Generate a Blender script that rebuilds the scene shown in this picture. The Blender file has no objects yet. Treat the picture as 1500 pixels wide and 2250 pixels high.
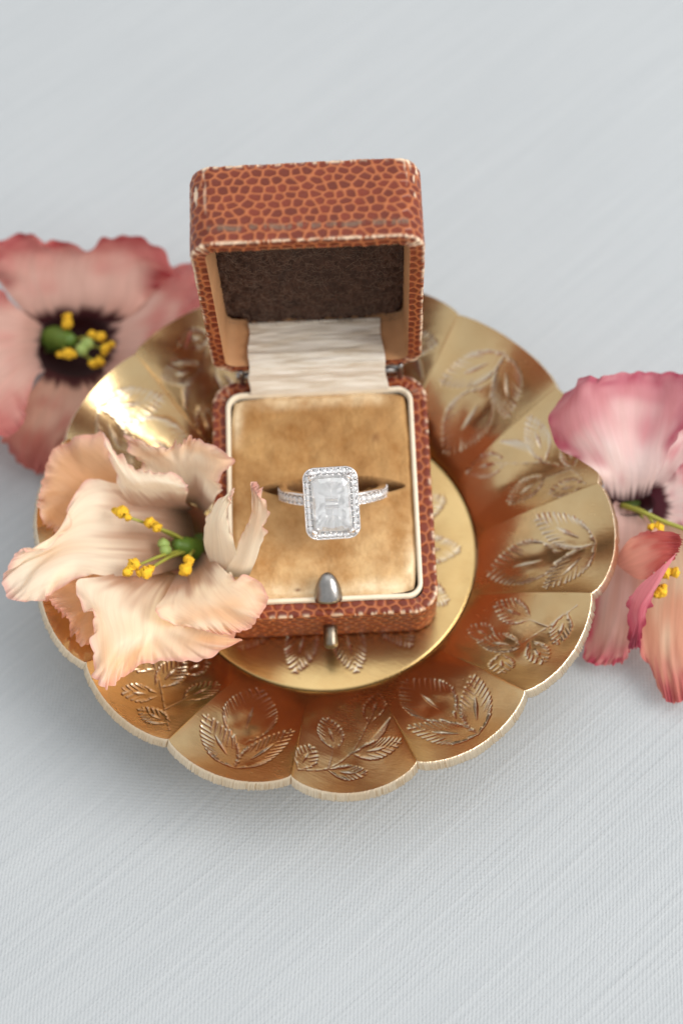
import bpy, math, random
import numpy as np
from mathutils import Matrix, Vector

rng = np.random.default_rng(7)
random.seed(7)
S = 0.001                      # everything below is written in millimetres
sc = bpy.context.scene
col = sc.collection

# ---------------------------------------------------------------- camera
ELEV, ROLL, FPX, DIST = math.radians(62.257), math.radians(3.675), 3793.26, 317.61
TGT = np.array([3.241, -4.596, 15.0])
FW = np.array([0, math.cos(ELEV), -math.sin(ELEV)])
_R = np.array([1.0, 0, 0]); _U = np.cross(_R, FW)
CR = math.cos(ROLL) * _R - math.sin(ROLL) * _U
CU = math.sin(ROLL) * _R + math.cos(ROLL) * _U
CP = TGT - FW * DIST
cam = bpy.data.cameras.new('camera'); camo = bpy.data.objects.new('camera', cam); col.objects.link(camo)
M = Matrix.Identity(4)
for i in range(3):
    M[i][0] = CR[i]; M[i][1] = CU[i]; M[i][2] = -FW[i]; M[i][3] = CP[i] * S
camo.matrix_world = M
cam.sensor_fit = 'VERTICAL'; cam.sensor_height = 36.0; cam.lens = FPX * 36.0 / 2250.0
cam.clip_start = 0.01; cam.clip_end = 20.0
cam.dof.use_dof = True; cam.dof.focus_distance = 0.298; cam.dof.aperture_fstop = 8.0
sc.camera = camo

# ---------------------------------------------------------------- light
w = bpy.data.worlds.new('World'); sc.world = w; w.use_nodes = True
bg = w.node_tree.nodes['Background']; bg.inputs[0].default_value = (0.95, 0.975, 1.0, 1); bg.inputs[1].default_value = 0.76
def area(name, loc, target, size, power, color):
    l = bpy.data.lights.new(name, 'AREA'); l.shape = 'RECTANGLE'; l.size, l.size_y = size; l.energy = power; l.color = color
    o = bpy.data.objects.new(name, l); col.objects.link(o); o.location = loc
    o.rotation_euler = (Vector(target) - Vector(loc)).to_track_quat('-Z', 'Y').to_euler()
    return o
area('window_light', (1.36, -0.34, 1.08), (0, 0, 0), (1.1, 1.1), 27, (1.0, 0.975, 0.94))
area('overhead_light', (0.1, 0.45, 1.8), (0, 0, 0), (1.8, 1.4), 7, (0.97, 0.985, 1.0))
sc.view_settings.view_transform = 'Standard'; sc.view_settings.look = 'None'
sc.view_settings.gamma = 1.0; sc.view_settings.use_curve_mapping = False
sc.view_settings.exposure = 0.18
sc.cycles.max_bounces = 16; sc.cycles.transmission_bounces = 14; sc.cycles.glossy_bounces = 8
sc.cycles.caustics_reflective = True; sc.cycles.caustics_refractive = True
sc.cycles.blur_glossy = 0.0; sc.cycles.sample_clamp_indirect = 8.0
sc.cycles.use_denoising = True

# ---------------------------------------------------------------- helpers
def unp(px, py, z):
    """photo pixel -> point at height z (mm)"""
    d = FW + (px - 750) / FPX * CR - (py - 1125) / FPX * CU
    return CP + d * ((z - CP[2]) / d[2])
def sstep(a, b, x):
    t = np.clip((np.asarray(x, float) - a) / (b - a), 0, 1); return t * t * (3 - 2 * t)
def lin(r, g, b):
    f = lambda c: (c / 255 / 12.92) if c / 255 <= 0.04045 else ((c / 255 + 0.055) / 1.055) ** 2.4
    return np.array([f(r), f(g), f(b)])
def new_obj(name, me, parent=None, **props):
    o = bpy.data.objects.new(name, me); col.objects.link(o)
    if parent is not None: o.parent = parent
    for k, v in props.items(): o[k] = v
    return o
def thing(name, loc, label, cat, group=None):
    o = bpy.data.objects.new(name, None); col.objects.link(o); o.location = [c * S for c in loc]
    o.empty_display_size = 0.005
    o['label'] = label; o['category'] = cat
    if group: o['group'] = group
    return o
def org(parent):
    """world origin (mm) of a parent chain"""
    p = np.zeros(3)
    while parent is not None:
        p = p + np.array(parent.location) / S; parent = parent.parent
    return p
def mesh(name, V, F, mats, parent=None, colr=None, mi=None, smooth=True, link=True):
    V = np.asarray(V, float).reshape(-1, 3) - org(parent)
    me = bpy.data.meshes.new(name)
    if isinstance(F, np.ndarray) and F.ndim == 2:
        n, k = F.shape
        me.vertices.add(len(V)); me.vertices.foreach_set('co', (V * S).astype(np.float32).ravel())
        me.loops.add(n * k); me.loops.foreach_set('vertex_index', F.astype(np.int32).ravel())
        me.polygons.add(n)
        me.polygons.foreach_set('loop_start', np.arange(0, n * k, k, dtype=np.int32))
        me.update(calc_edges=True)
    else:
        me.from_pydata((V * S).tolist(), [], [list(map(int, f)) for f in F])
    me.validate()
    for m in (mats if isinstance(mats, (list, tuple)) else [mats]): me.materials.append(m)
    if mi is not None: me.polygons.foreach_set('material_index', np.asarray(mi, np.int32))
    me.polygons.foreach_set('use_smooth', np.full(len(me.polygons), smooth, bool))
    if colr is not None:
        c = np.ones((len(V), 4), np.float32); c[:, :3] = np.asarray(colr).reshape(-1, 3)
        a = me.color_attributes.new('Col', 'FLOAT_COLOR', 'POINT'); a.data.foreach_set('color', c.ravel())
    me.update()
    return new_obj(name, me, parent) if link else me
def gfaces(n, m, wrap=False, off=0):
    """quads of an n x m grid; wrap closes the second index"""
    i = np.arange(n - 1)[:, None]; j = np.arange(m if wrap else m - 1)[None, :]
    j2 = (j + 1) % m
    F = np.stack([i * m + j, i * m + j2, (i + 1) * m + j2, (i + 1) * m + j], -1).reshape(-1, 4)
    return F + off
def gnormals(X, wrap=False):
    du = np.gradient(X, axis=0)
    if wrap: dv = (np.roll(X, -1, 1) - np.roll(X, 1, 1)) / 2
    else: dv = np.gradient(X, axis=1)
    n = np.cross(du, dv); return n / (np.linalg.norm(n, axis=-1, keepdims=True) + 1e-12)
def vnoise(shape, cells, seed, wrap=False):
    """smooth value noise on a grid"""
    r = np.random.default_rng(seed); a, b = cells
    g = r.random((a + 2, b + (1 if not wrap else 0) + 1))
    if wrap: g[:, -1] = g[:, 0]
    u = np.linspace(0, a, shape[0]); v = np.linspace(0, b, shape[1])
    iu = np.minimum(u.astype(int), a); iv = np.minimum(v.astype(int), g.shape[1] - 2)
    fu = (u - iu); fv = (v - iv); fu = (fu * fu * (3 - 2 * fu))[:, None]; fv = (fv * fv * (3 - 2 * fv))[None]
    A = g[iu][:, iv]; B = g[iu + 1][:, iv]; C = g[iu][:, iv + 1]; D = g[iu + 1][:, iv + 1]
    return (A * (1 - fu) + B * fu) * (1 - fv) + (C * (1 - fu) + D * fu) * fv
def tube(P, rad, k=10, caps=True):
    P = np.asarray(P, float); n = len(P); rad = np.broadcast_to(rad, (n,))
    T = np.gradient(P, axis=0); T /= np.linalg.norm(T, axis=1, keepdims=True)
    ref = np.array([0.13, 0.21, 1.0]) if abs(T[0][2]) < .9 else np.array([1.0, .1, 0])
    A = np.cross(T, ref); A /= np.linalg.norm(A, axis=1, keepdims=True); B = np.cross(T, A)
    ph = np.linspace(0, 2 * np.pi, k, endpoint=False)
    V = P[:, None] + rad[:, None, None] * (np.cos(ph)[None, :, None] * A[:, None] + np.sin(ph)[None, :, None] * B[:, None])
    F = gfaces(n, k, True).tolist(); V = V.reshape(-1, 3)
    if caps:
        F.append(list(range(k))[::-1]); F.append(list(range((n - 1) * k, n * k)))
    return V, F
def crom(a, n):
    """Catmull-Rom resample of array a along axis 0 to n samples"""
    a = np.asarray(a, float); m = len(a)
    e = np.concatenate([[2 * a[0] - a[1]], a, [2 * a[-1] - a[-2]]])
    t = np.linspace(0, m - 1, n); i = np.minimum(t.astype(int), m - 2); f = (t - i).reshape((-1,) + (1,) * (a.ndim - 1))
    p0, p1, p2, p3 = e[i], e[i + 1], e[i + 2], e[i + 3]
    return .5 * (2 * p1 + (p2 - p0) * f + (2 * p0 - 5 * p1 + 4 * p2 - p3) * f ** 2 + (3 * p1 - p0 - 3 * p2 + p3) * f ** 3)

# ---------------------------------------------------------------- materials
def mat(name):
    m = bpy.data.materials.new(name); m.use_nodes = True
    nt = m.node_tree; b = nt.nodes['Principled BSDF']
    return m, nt, b
def nd(nt, t, **kw):
    n = nt.nodes.new(t)
    for k, v in kw.items():
        if k in n.inputs: n.inputs[k].default_value = v
        else: setattr(n, k, v)
    return n
def noise(nt, scale, detail=4, rough=.55, vec=None, dist=0.0):
    n = nd(nt, 'ShaderNodeTexNoise'); n.inputs['Scale'].default_value = scale; n.inputs['Detail'].default_value = detail
    n.inputs['Roughness'].default_value = rough; n.inputs['Distortion'].default_value = dist
    if vec is None:
        tc = nd(nt, 'ShaderNodeTexCoord'); vec = tc.outputs['Object']
    nt.links.new(vec, n.inputs['Vector']); return n
def mapping(nt, rot=(0, 0, 0), scale=(1, 1, 1)):
    tc = nd(nt, 'ShaderNodeTexCoord'); mp = nd(nt, 'ShaderNodeMapping')
    mp.inputs['Rotation'].default_value = rot
    m2 = nd(nt, 'ShaderNodeMapping'); m2.inputs['Scale'].default_value = scale
    nt.links.new(tc.outputs['Object'], mp.inputs['Vector']); nt.links.new(mp.outputs['Vector'], m2.inputs['Vector']); return m2.outputs['Vector']
def ramp(nt, src, stops):
    r = nd(nt, 'ShaderNodeValToRGB'); e = r.color_ramp.elements
    while len(e) < len(stops): e.new(0.5)
    for el, (p, c) in zip(e, stops): el.position = p; el.color = tuple(c) + (1,) if len(c) == 3 else c
    nt.links.new(src, r.inputs[0]); return r
def mix(nt, fac, a, b, mode='MIX'):
    m = nd(nt, 'ShaderNodeMix', data_type='RGBA', blend_type=mode)
    for i, v in ((0, fac), (6, a), (7, b)):
        if hasattr(v, 'links') or hasattr(v, 'is_linked'): nt.links.new(v, m.inputs[i])
        else: m.inputs[i].default_value = v if not isinstance(v, (tuple, list, np.ndarray)) else tuple(v)[:3] + (1,)
    return m.outputs[2]
def math_(nt, op, a, b=None, c=None):
    m = nd(nt, 'ShaderNodeMath', operation=op)
    for i, v in enumerate((a, b, c)):
        if v is None: continue
        if hasattr(v, 'is_linked'): nt.links.new(v, m.inputs[i])
        else: m.inputs[i].default_value = v
    return m.outputs[0]
def bump(nt, b, h, dist, strength=1.0, nrm=None):
    n = nd(nt, 'ShaderNodeBump'); n.inputs['Distance'].default_value = dist; n.inputs['Strength'].default_value = strength
    nt.links.new(h, n.inputs['Height'])
    if nrm is not None: nt.links.new(nrm, n.inputs['Normal'])
    if b is not None: nt.links.new(n.outputs[0], b.inputs['Normal'])
    return n.outputs[0]
def attr(nt):
    return nd(nt, 'ShaderNodeAttribute', attribute_name='Col').outputs['Color']

# cloth: plain weave with slubs
m_cloth, nt, b = mat('pale_blue_grey_linen')
v = mapping(nt, (0, 0, math.radians(-38)))
sep = nd(nt, 'ShaderNodeSeparateXYZ')
warp = noise(nt, 55, 3, .5, v); wv = nd(nt, 'ShaderNodeVectorMath', operation='MULTIPLY_ADD')
nt.links.new(warp.outputs['Color'], wv.inputs[0]); wv.inputs[1].default_value = (0.0022,) * 3; nt.links.new(v, wv.inputs[2])
nt.links.new(wv.outputs[0], sep.inputs[0])
K = 2 * math.pi / 0.00092
sx = math_(nt, 'SINE', math_(nt, 'MULTIPLY', sep.outputs[0], K)); sy = math_(nt, 'SINE', math_(nt, 'MULTIPLY', sep.outputs[1], K))
wvv = math_(nt, 'MULTIPLY', sx, sy)
n1 = noise(nt, 1, 3, .6, mapping(nt, (0, 0, math.radians(-38)), (28, 1100, 300)))     # slubs along one thread direction
n2 = noise(nt, 1, 2, .6, mapping(nt, (0, 0, math.radians(-38)), (1300, 70, 300)))
n3 = noise(nt, 2600, 2, .6)
h = math_(nt, 'ADD', math_(nt, 'MULTIPLY', wvv, .30), math_(nt, 'MULTIPLY', n1.outputs[0], 1.5))
h = math_(nt, 'ADD', h, math_(nt, 'MULTIPLY', n2.outputs[0], .6)); h = math_(nt, 'ADD', h, math_(nt, 'MULTIPLY', n3.outputs[0], .5))
bump(nt, b, h, 0.00015, .85)
big = noise(nt, 14, 3, .5)
c = ramp(nt, n1.outputs[0], [(.3, (.392, .410, .420)), (.7, (.430, .446, .454))])
c2 = mix(nt, math_(nt, 'MULTIPLY', big.outputs[0], .25), c.outputs[0], (.425, .440, .448), 'MIX')
nt.links.new(c2, b.inputs['Base Color']); b.inputs['Roughness'].default_value = .9
b.inputs['Sheen Weight'].default_value = .15

# brass
def brass(name, tint, rough):
    m, nt, b = mat(name)
    a = attr(nt)
    n1 = noise(nt, 90, 5, .6); n2 = noise(nt, 1, 3, .6, mapping(nt, (0, 0, .5), (300, 2600, 900)))
    n4 = noise(nt, 420, 3, .6)
    c = mix(nt, math_(nt, 'MULTIPLY', ramp(nt, n1.outputs[0], [(.42, (0, 0, 0)), (.68, (1, 1, 1))]).outputs[0], .42), a, mix(nt, 1.0, a, (.84, .70, .54), 'MULTIPLY'))
    dark = ramp(nt, n4.outputs[0], [(.66, (0, 0, 0)), (.74, (1, 1, 1))])
    c = mix(nt, math_(nt, 'MULTIPLY', dark.outputs[0], .10), c, (.12, .07, .03))
    nt.links.new(c, b.inputs['Base Color'])
    b.inputs['Metallic'].default_value = 1.0
    r = math_(nt, 'ADD', math_(nt, 'MULTIPLY', n1.outputs[0], .16), rough - .04)
    r = math_(nt, 'ADD', r, math_(nt, 'MULTIPLY', n2.outputs[0], .08))
    nt.links.new(r, b.inputs['Roughness'])
    hh = math_(nt, 'ADD', n2.outputs[0], math_(nt, 'MULTIPLY', noise(nt, 160, 3).outputs[0], 3.0))
    bump(nt, b, hh, 0.00003, .6)
    return m
m_brass = brass('aged_brass', None, .165)
m_edge = brass('filed_brass_edge', None, .24)

# leather
m_leather, nt, b = mat('lizard_grain_leather')
a = attr(nt); n1 = noise(nt, 260, 4, .6); n2 = noise(nt, 3500, 3, .6)
c = mix(nt, math_(nt, 'MULTIPLY', n1.outputs[0], .45), a, mix(nt, 1.0, a, (.78, .70, .66), 'MULTIPLY'))
c = mix(nt, math_(nt, 'MULTIPLY', ramp(nt, n2.outputs[0], [(.5, (0, 0, 0)), (.7, (1, 1, 1))]).outputs[0], .35), c, mix(nt, 1.0, c, (.62, .55, .5), 'MULTIPLY'))
nt.links.new(c, b.inputs['Base Color'])
nt.links.new(math_(nt, 'ADD', math_(nt, 'MULTIPLY', n1.outputs[0], .28), .20), b.inputs['Roughness'])
b.inputs['Specular IOR Level'].default_value = .3
bump(nt, b, n2.outputs[0], 0.00004, .6)

# velvet
m_velvet, nt, b = mat('worn_gold_velvet')
a = attr(nt); n1 = noise(nt, 130, 5, .65); n2 = noise(nt, 2400, 4, .7); n3 = noise(nt, 420, 4, .6)
c = mix(nt, ramp(nt, n1.outputs[0], [(.38, (0, 0, 0)), (.66, (1, 1, 1))]).outputs[0], a, mix(nt, 1.0, a, (.68, .55, .42), 'MULTIPLY'))
c = mix(nt, math_(nt, 'MULTIPLY', ramp(nt, n3.outputs[0], [(.5, (0, 0, 0)), (.75, (1, 1, 1))]).outputs[0], .35), c, mix(nt, 1.0, a, (1.25, 1.25, 1.25), 'MULTIPLY'))
nt.links.new(c, b.inputs['Base Color']); b.inputs['Roughness'].default_value = .95; b.inputs['Specular IOR Level'].default_value = .1
b.inputs['Sheen Weight'].default_value = .15; b.inputs['Sheen Roughness'].default_value = .45; b.inputs['Sheen Tint'].default_value = (1.0, .86, .62, 1)
bump(nt, b, math_(nt, 'ADD', n2.outputs[0], math_(nt, 'MULTIPLY', n3.outputs[0], 1.5)), 0.00012, .7)

def simple(name, c, rough=.6, metal=0.0, nsc=600, var=.25, bd=0.0, bsc=1500, **kw):
    m, nt, b = mat(name)
    n1 = noise(nt, nsc, 4, .6)
    cc = mix(nt, n1.outputs[0], tuple(np.array(c) * (1 - var)), tuple(np.minimum(np.array(c) * (1 + var), 1)))
    nt.links.new(cc, b.inputs['Base Color']); b.inputs['Roughness'].default_value = rough; b.inputs['Metallic'].default_value = metal
    for k, v in kw.items(): b.inputs[k].default_value = v
    if bd: bump(nt, b, noise(nt, bsc, 4, .65).outputs[0], bd, .8)
    return m
m_cream = simple('cream_card', lin(232, 216, 190), .8, nsc=300, var=.14, bd=.00006, bsc=1800)
m_lining = simple('tan_paper_lining', lin(190, 140, 96), .7, nsc=200, var=.3, bd=.00005)
m_felt = simple('dark_brown_felt', lin(72, 48, 35), .97, nsc=320, var=.8, bd=.0003, bsc=1400)
m_fibre = simple('felt_fibre', lin(120, 98, 82), .9, nsc=400, var=.4)
m_steel = simple('tarnished_steel', lin(150, 146, 142), .28, 1.0, nsc=500, var=.35, bd=.00003, bsc=900)
m_button = simple('tarnished_brass_button', lin(128, 118, 104), .32, 1.0, nsc=700, var=.5, bd=.00004, bsc=1200)
m_gold = simple('white_gold', lin(236, 232, 230), .16, 1.0, nsc=300, var=.05)
m_satin, nt, b = mat('ivory_satin_ribbon')
n1 = noise(nt, 1, 4, .6, mapping(nt, (0, 0, .03), (120, 900, 900))); n2 = noise(nt, 1, 3, .6, mapping(nt, (0, 0, 0), (500, 4200, 4200)))
c = ramp(nt, n1.outputs[0], [(.32, lin(200, 182, 158)), (.5, lin(220, 208, 190)), (.7, lin(232, 222, 208))])
nt.links.new(c.outputs[0], b.inputs['Base Color']); b.inputs['Roughness'].default_value = .48
b.inputs['Sheen Weight'].default_value = .25
bump(nt, b, math_(nt, 'ADD', n1.outputs[0], math_(nt, 'MULTIPLY', n2.outputs[0], .35)), .00016, .6)

def gem(name, ior, tw, tint=(1, 1, 1)):
    m, nt, b = mat(name)
    b.inputs['Base Color'].default_value = (*tint, 1); b.inputs['Roughness'].default_value = 0.0
    b.inputs['Transmission Weight'].default_value = tw; b.inputs['IOR'].default_value = ior
    return m
m_diamond = gem('diamond', 2.42, .76, (1, .995, .985))
m_pave = gem('pave_diamond', 2.4, .72)

def petalmat(name, trans, rough=.55):
    m, nt, b = mat(name)
    a = attr(nt)
    pv = nd(nt, 'ShaderNodeAttribute', attribute_name='puv').outputs['Vector']
    mp = nd(nt, 'ShaderNodeMapping'); mp.inputs['Scale'].default_value = (2.0, 15, 1); nt.links.new(pv, mp.inputs['Vector'])
    nv = noise(nt, 1.0, 4, .65, mp.outputs['Vector'], .6)
    n1 = noise(nt, 300, 4, .6); n2 = noise(nt, 2600, 3, .6)
    vr = ramp(nt, nv.outputs[0], [(.40, (.86, .78, .74)), (.55, (1, 1, 1)), (.72, (1.0, .97, .93))])
    a = mix(nt, .32, a, mix(nt, 1.0, a, vr.outputs[0], 'MULTIPLY'))
    c = mix(nt, math_(nt, 'MULTIPLY', n1.outputs[0], .30), a, mix(nt, 1.0, a, (.95, .88, .82), 'MULTIPLY'))
    nt.links.new(c, b.inputs['Base Color']); b.inputs['Roughness'].default_value = rough; b.inputs['Specular IOR Level'].default_value = .35
    b.inputs['Sheen Weight'].default_value = .2
    nb = bump(nt, b, math_(nt, 'ADD', math_(nt, 'MULTIPLY', nv.outputs[0], 1.1), math_(nt, 'MULTIPLY', n2.outputs[0], .3)), .00012, .6)
    t = nd(nt, 'ShaderNodeBsdfTranslucent'); nt.links.new(c, t.inputs[0]); nt.links.new(nb, t.inputs['Normal'])
    mx = nd(nt, 'ShaderNodeMixShader'); mx.inputs[0].default_value = trans
    out = nt.nodes['Material Output']
    nt.links.new(b.outputs[0], mx.inputs[1]); nt.links.new(t.outputs[0], mx.inputs[2]); nt.links.new(mx.outputs[0], out.inputs['Surface'])
    return m
m_petal = petalmat('flower_petal', .44)
m_anther = simple('yellow_pollen_anther', lin(240, 184, 40), .85, nsc=900, var=.25, bd=.0002, bsc=2600)
m_fil = simple('green_yellow_filament', lin(150, 150, 60), .5, nsc=300, var=.3)
m_ovary = simple('green_ovary', lin(92, 122, 44), .4, nsc=400, var=.35, bd=.00005)
m_stigma = simple('pale_green_stigma', lin(150, 172, 92), .55, nsc=400, var=.2)
m_calyx = simple('green_calyx', lin(104, 128, 62), .5, nsc=300, var=.3)

# ---------------------------------------------------------------- tablecloth
ZT = -1.2
n = 161
gx, gy = np.meshgrid(np.linspace(-230, 230, n), np.linspace(-190, 330, n), indexing='ij')
hz = (vnoise((n, n), (9, 9), 3) - .5) * 1.1 + (vnoise((n, n), (22, 22), 4) - .5) * .35
# the cloth lies flat where the dish stands
flat = 1 - sstep(58, 85, np.hypot(gx, gy + 6))
hz = hz * (1 - flat) - .25 * flat * 0
cloth = mesh('tablecloth', np.stack([gx, gy, ZT + hz], -1), gfaces(n, n), m_cloth)
cloth['kind'] = 'structure'

# ---------------------------------------------------------------- brass dish
PC = np.array([-0.218, -5.897]); RD, ZD, ZRIM = 28.74, 1.95, 17.96
dish = thing('brass_dish', (PC[0], PC[1], ZT), 'scalloped brass dish with engraved leaf lobes under the open ring box', 'dish')
NOT = [-58.0, -34.2, -9.0, 15.4, 41.5, 67.1, 92.6, 117.3, 145.4, 172.0, 197.0, 222.8, 248.0, 275.5, 302.0]
TIPR = [51.9, 52.5, 53.1, 52.0, 51.7, 53.0, 51.9, 52.0, 52.5, 52.4, 52.2, 52.0, 52.6, 52.8]
NR = [50.2, 50.5, 50.2, 50.3, 49.5, 50.3, 50.4, 50.8, 49.7, 50.2, 50.2, 49.9, 50.4, 50.6, 50.2]

def leaf_strokes(base, tip, wd, L=1.9, rnd=None, rag=.12, gap=.95, vein=True, sides=(-1, 1)):
    """chisel cuts of one engraved leaf: a comb of tapered cuts round an almond outline + a wedge-cut vein"""
    base = np.array(base, float); tip = np.array(tip, float); ax = tip - base; ln = np.linalg.norm(ax); ax /= ln
    pr = np.array([-ax[1], ax[0]]); out = []
    for sgn in sides:
        k = max(4, int(ln * 1.15 / gap))
        for i in range(k):
            f = (i + .6 + rnd.uniform(-rag, rag)) / k
            wv = wd / 2 * math.sin(math.pi * min(1, f ** .85)) ** .8 + .1
            q = base + ax * ln * f + pr * sgn * wv
            inward = (-ax * .80 - pr * sgn * (.62 if f > .55 else .42)); inward /= np.linalg.norm(inward)
            l = L * rnd.uniform(.95, 1.45) * (1.0 if f > .3 else .7)
            out.append((q, q + inward * l, .29 * rnd.uniform(.7, 1.25), .17 * rnd.uniform(.6, 1.3)))
    if vein:
        a = base + ax * ln * .22; e = base + ax * ln * .62
        m2 = base + ax * ln * .46; out.append((m2, a, .42, .24)); out.append((m2, e, .42, .24))
    return out
def design(kind, rnd):
    """local coordinates: a across the lobe (mm), b outwards from the disc edge (mm)"""
    st = []
    if kind == 0:
        st += leaf_strokes((1.2, 20.3), (7.4, 10.5), 5.2, 1.9, rnd)
        st += leaf_strokes((0.2, 20.3), (-8.2, 13.2), 5.4, 2.1, rnd)
        st += leaf_strokes((-0.6, 14.6), (-2.2, 2.0), 9.2, 2.0, rnd, gap=.88)
    elif kind == 1:
        P = crom(np.array([(-9.4, 19.8), (-4.5, 18.6), (0, 15), (3.4, 9.5), (5.0, 7.0)]), 14)
        for p, q in zip(P[:-1], P[1:]): st.append((p, q, .22, .10))
        st.append((np.array([-4.2, 18.4]), np.array([-2.6, 12.5]), .25, .10))
        st += leaf_strokes((-9.0, 19.0), (-6.6, 13.8), 3.6, 1.3, rnd, gap=.8)
        st += leaf_strokes((-2.6, 13.5), (-3.8, 6.6), 4.2, 1.2, rnd, gap=.8)
        st += leaf_strokes((4.2, 8.6), (6.6, 2.6), 4.0, 1.0, rnd, gap=.8)
        st += leaf_strokes((-3.5, 19.0), (2.2, 20.2), 3.2, 1.6, rnd, gap=.72)
        st += leaf_strokes((1.0, 15.2), (9.0, 16.0), 4.0, 1.9, rnd, gap=.72)
        for i in range(5): st.append((np.array([7.6 - i * .3, 10.0 + i * .55]), np.array([3.6, 13.2 + i * .35]), .30, .15))
    else:
        P = crom(np.array([(-8.8, 20.0), (-4, 16.5), (1, 13), (5, 11)]), 12)
        for p, q in zip(P[:-1], P[1:]): st.append((p, q, .22, .10))
        st.append((np.array([-4, 16.5]), np.array([-4.6, 11]), .25, .10))
        st += leaf_strokes((-4.6, 12), (-5.4, 5.4), 4.2, 1.5, rnd, gap=.8)
        st += leaf_strokes((-6.5, 18.6), (-1.0, 19.4), 3.4, 1.5, rnd, gap=.78)
        st += leaf_strokes((1.0, 13.2), (2.4, 6.0), 4.2, 1.5, rnd, gap=.8)
        st += leaf_strokes((4.6, 12.0), (8.6, 14.8), 3.8, 1.5, rnd, gap=.8)
        st += leaf_strokes((0.0, 15.5), (3.5, 19.6), 3.6, 1.6, rnd, gap=.8)
        st += leaf_strokes((0.6, 8.0), (0.0, 2.6), 3.4, .9, rnd, gap=.88)
    return st
def engrave(A, B, strokes):
    """depth field (mm, positive = cut) on local coordinate grids"""
    H = np.zeros(A.shape)
    for p, q, wd, dp in strokes:
        p = np.asarray(p); q = np.asarray(q)
        lo = np.minimum(p, q) - wd * 2; hi = np.maximum(p, q) + wd * 2
        msk = (A > lo[0]) & (A < hi[0]) & (B > lo[1]) & (B < hi[1])
        if not msk.any(): continue
        a = A[msk]; b_ = B[msk]; d = q - p; L2 = d @ d
        t = np.clip(((a - p[0]) * d[0] + (b_ - p[1]) * d[1]) / L2, 0, 1)
        ds = np.hypot(a - p[0] - t * d[0], b_ - p[1] - t * d[1])
        ww = wd * (1 - .75 * t)
        prof = np.clip(1 - ds / ww, 0, 1) * (1 - .6 * t)
        burr = 0 * ds
        cur = H[msk]; H[msk] = np.where(prof > 0, np.maximum(cur, dp * prof), np.where(cur > 0, cur, -dp * burr))
    return H
C_PET = lin(208, 180, 134); C_DISC = lin(190, 162, 112); C_CUT = lin(210, 200, 186)
def rimr(k, t):
    base = NR[k] * (1 - (t + 1) / 2) + NR[k + 1] * (t + 1) / 2
    s = 1 - t * t
    return base + (TIPR[k] - (NR[k] + NR[k + 1]) / 2) * (.55 * np.sqrt(np.maximum(s, 0)) + .45 * s)
def dish_z(k, t, wv):
    q = sstep(.15, .95, wv)
    shape = (1 - q) * (1 - t * t) ** 2 + q * (1 - np.abs(t) ** 1.8)
    dip = shape * 2.3 * np.sin(np.pi * np.clip(wv, 0, 1) ** 1.25 * .80)
    return ZD + (ZRIM - ZD) * (1.18 * wv - .18 * wv ** 2) - dip
def place_r(k, t, r):
    th = np.radians(NOT[k] * (1 - (t + 1) / 2) + NOT[k + 1] * (t + 1) / 2)
    return PC[0] + r * np.sin(th), PC[1] - r * np.cos(th)
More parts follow.
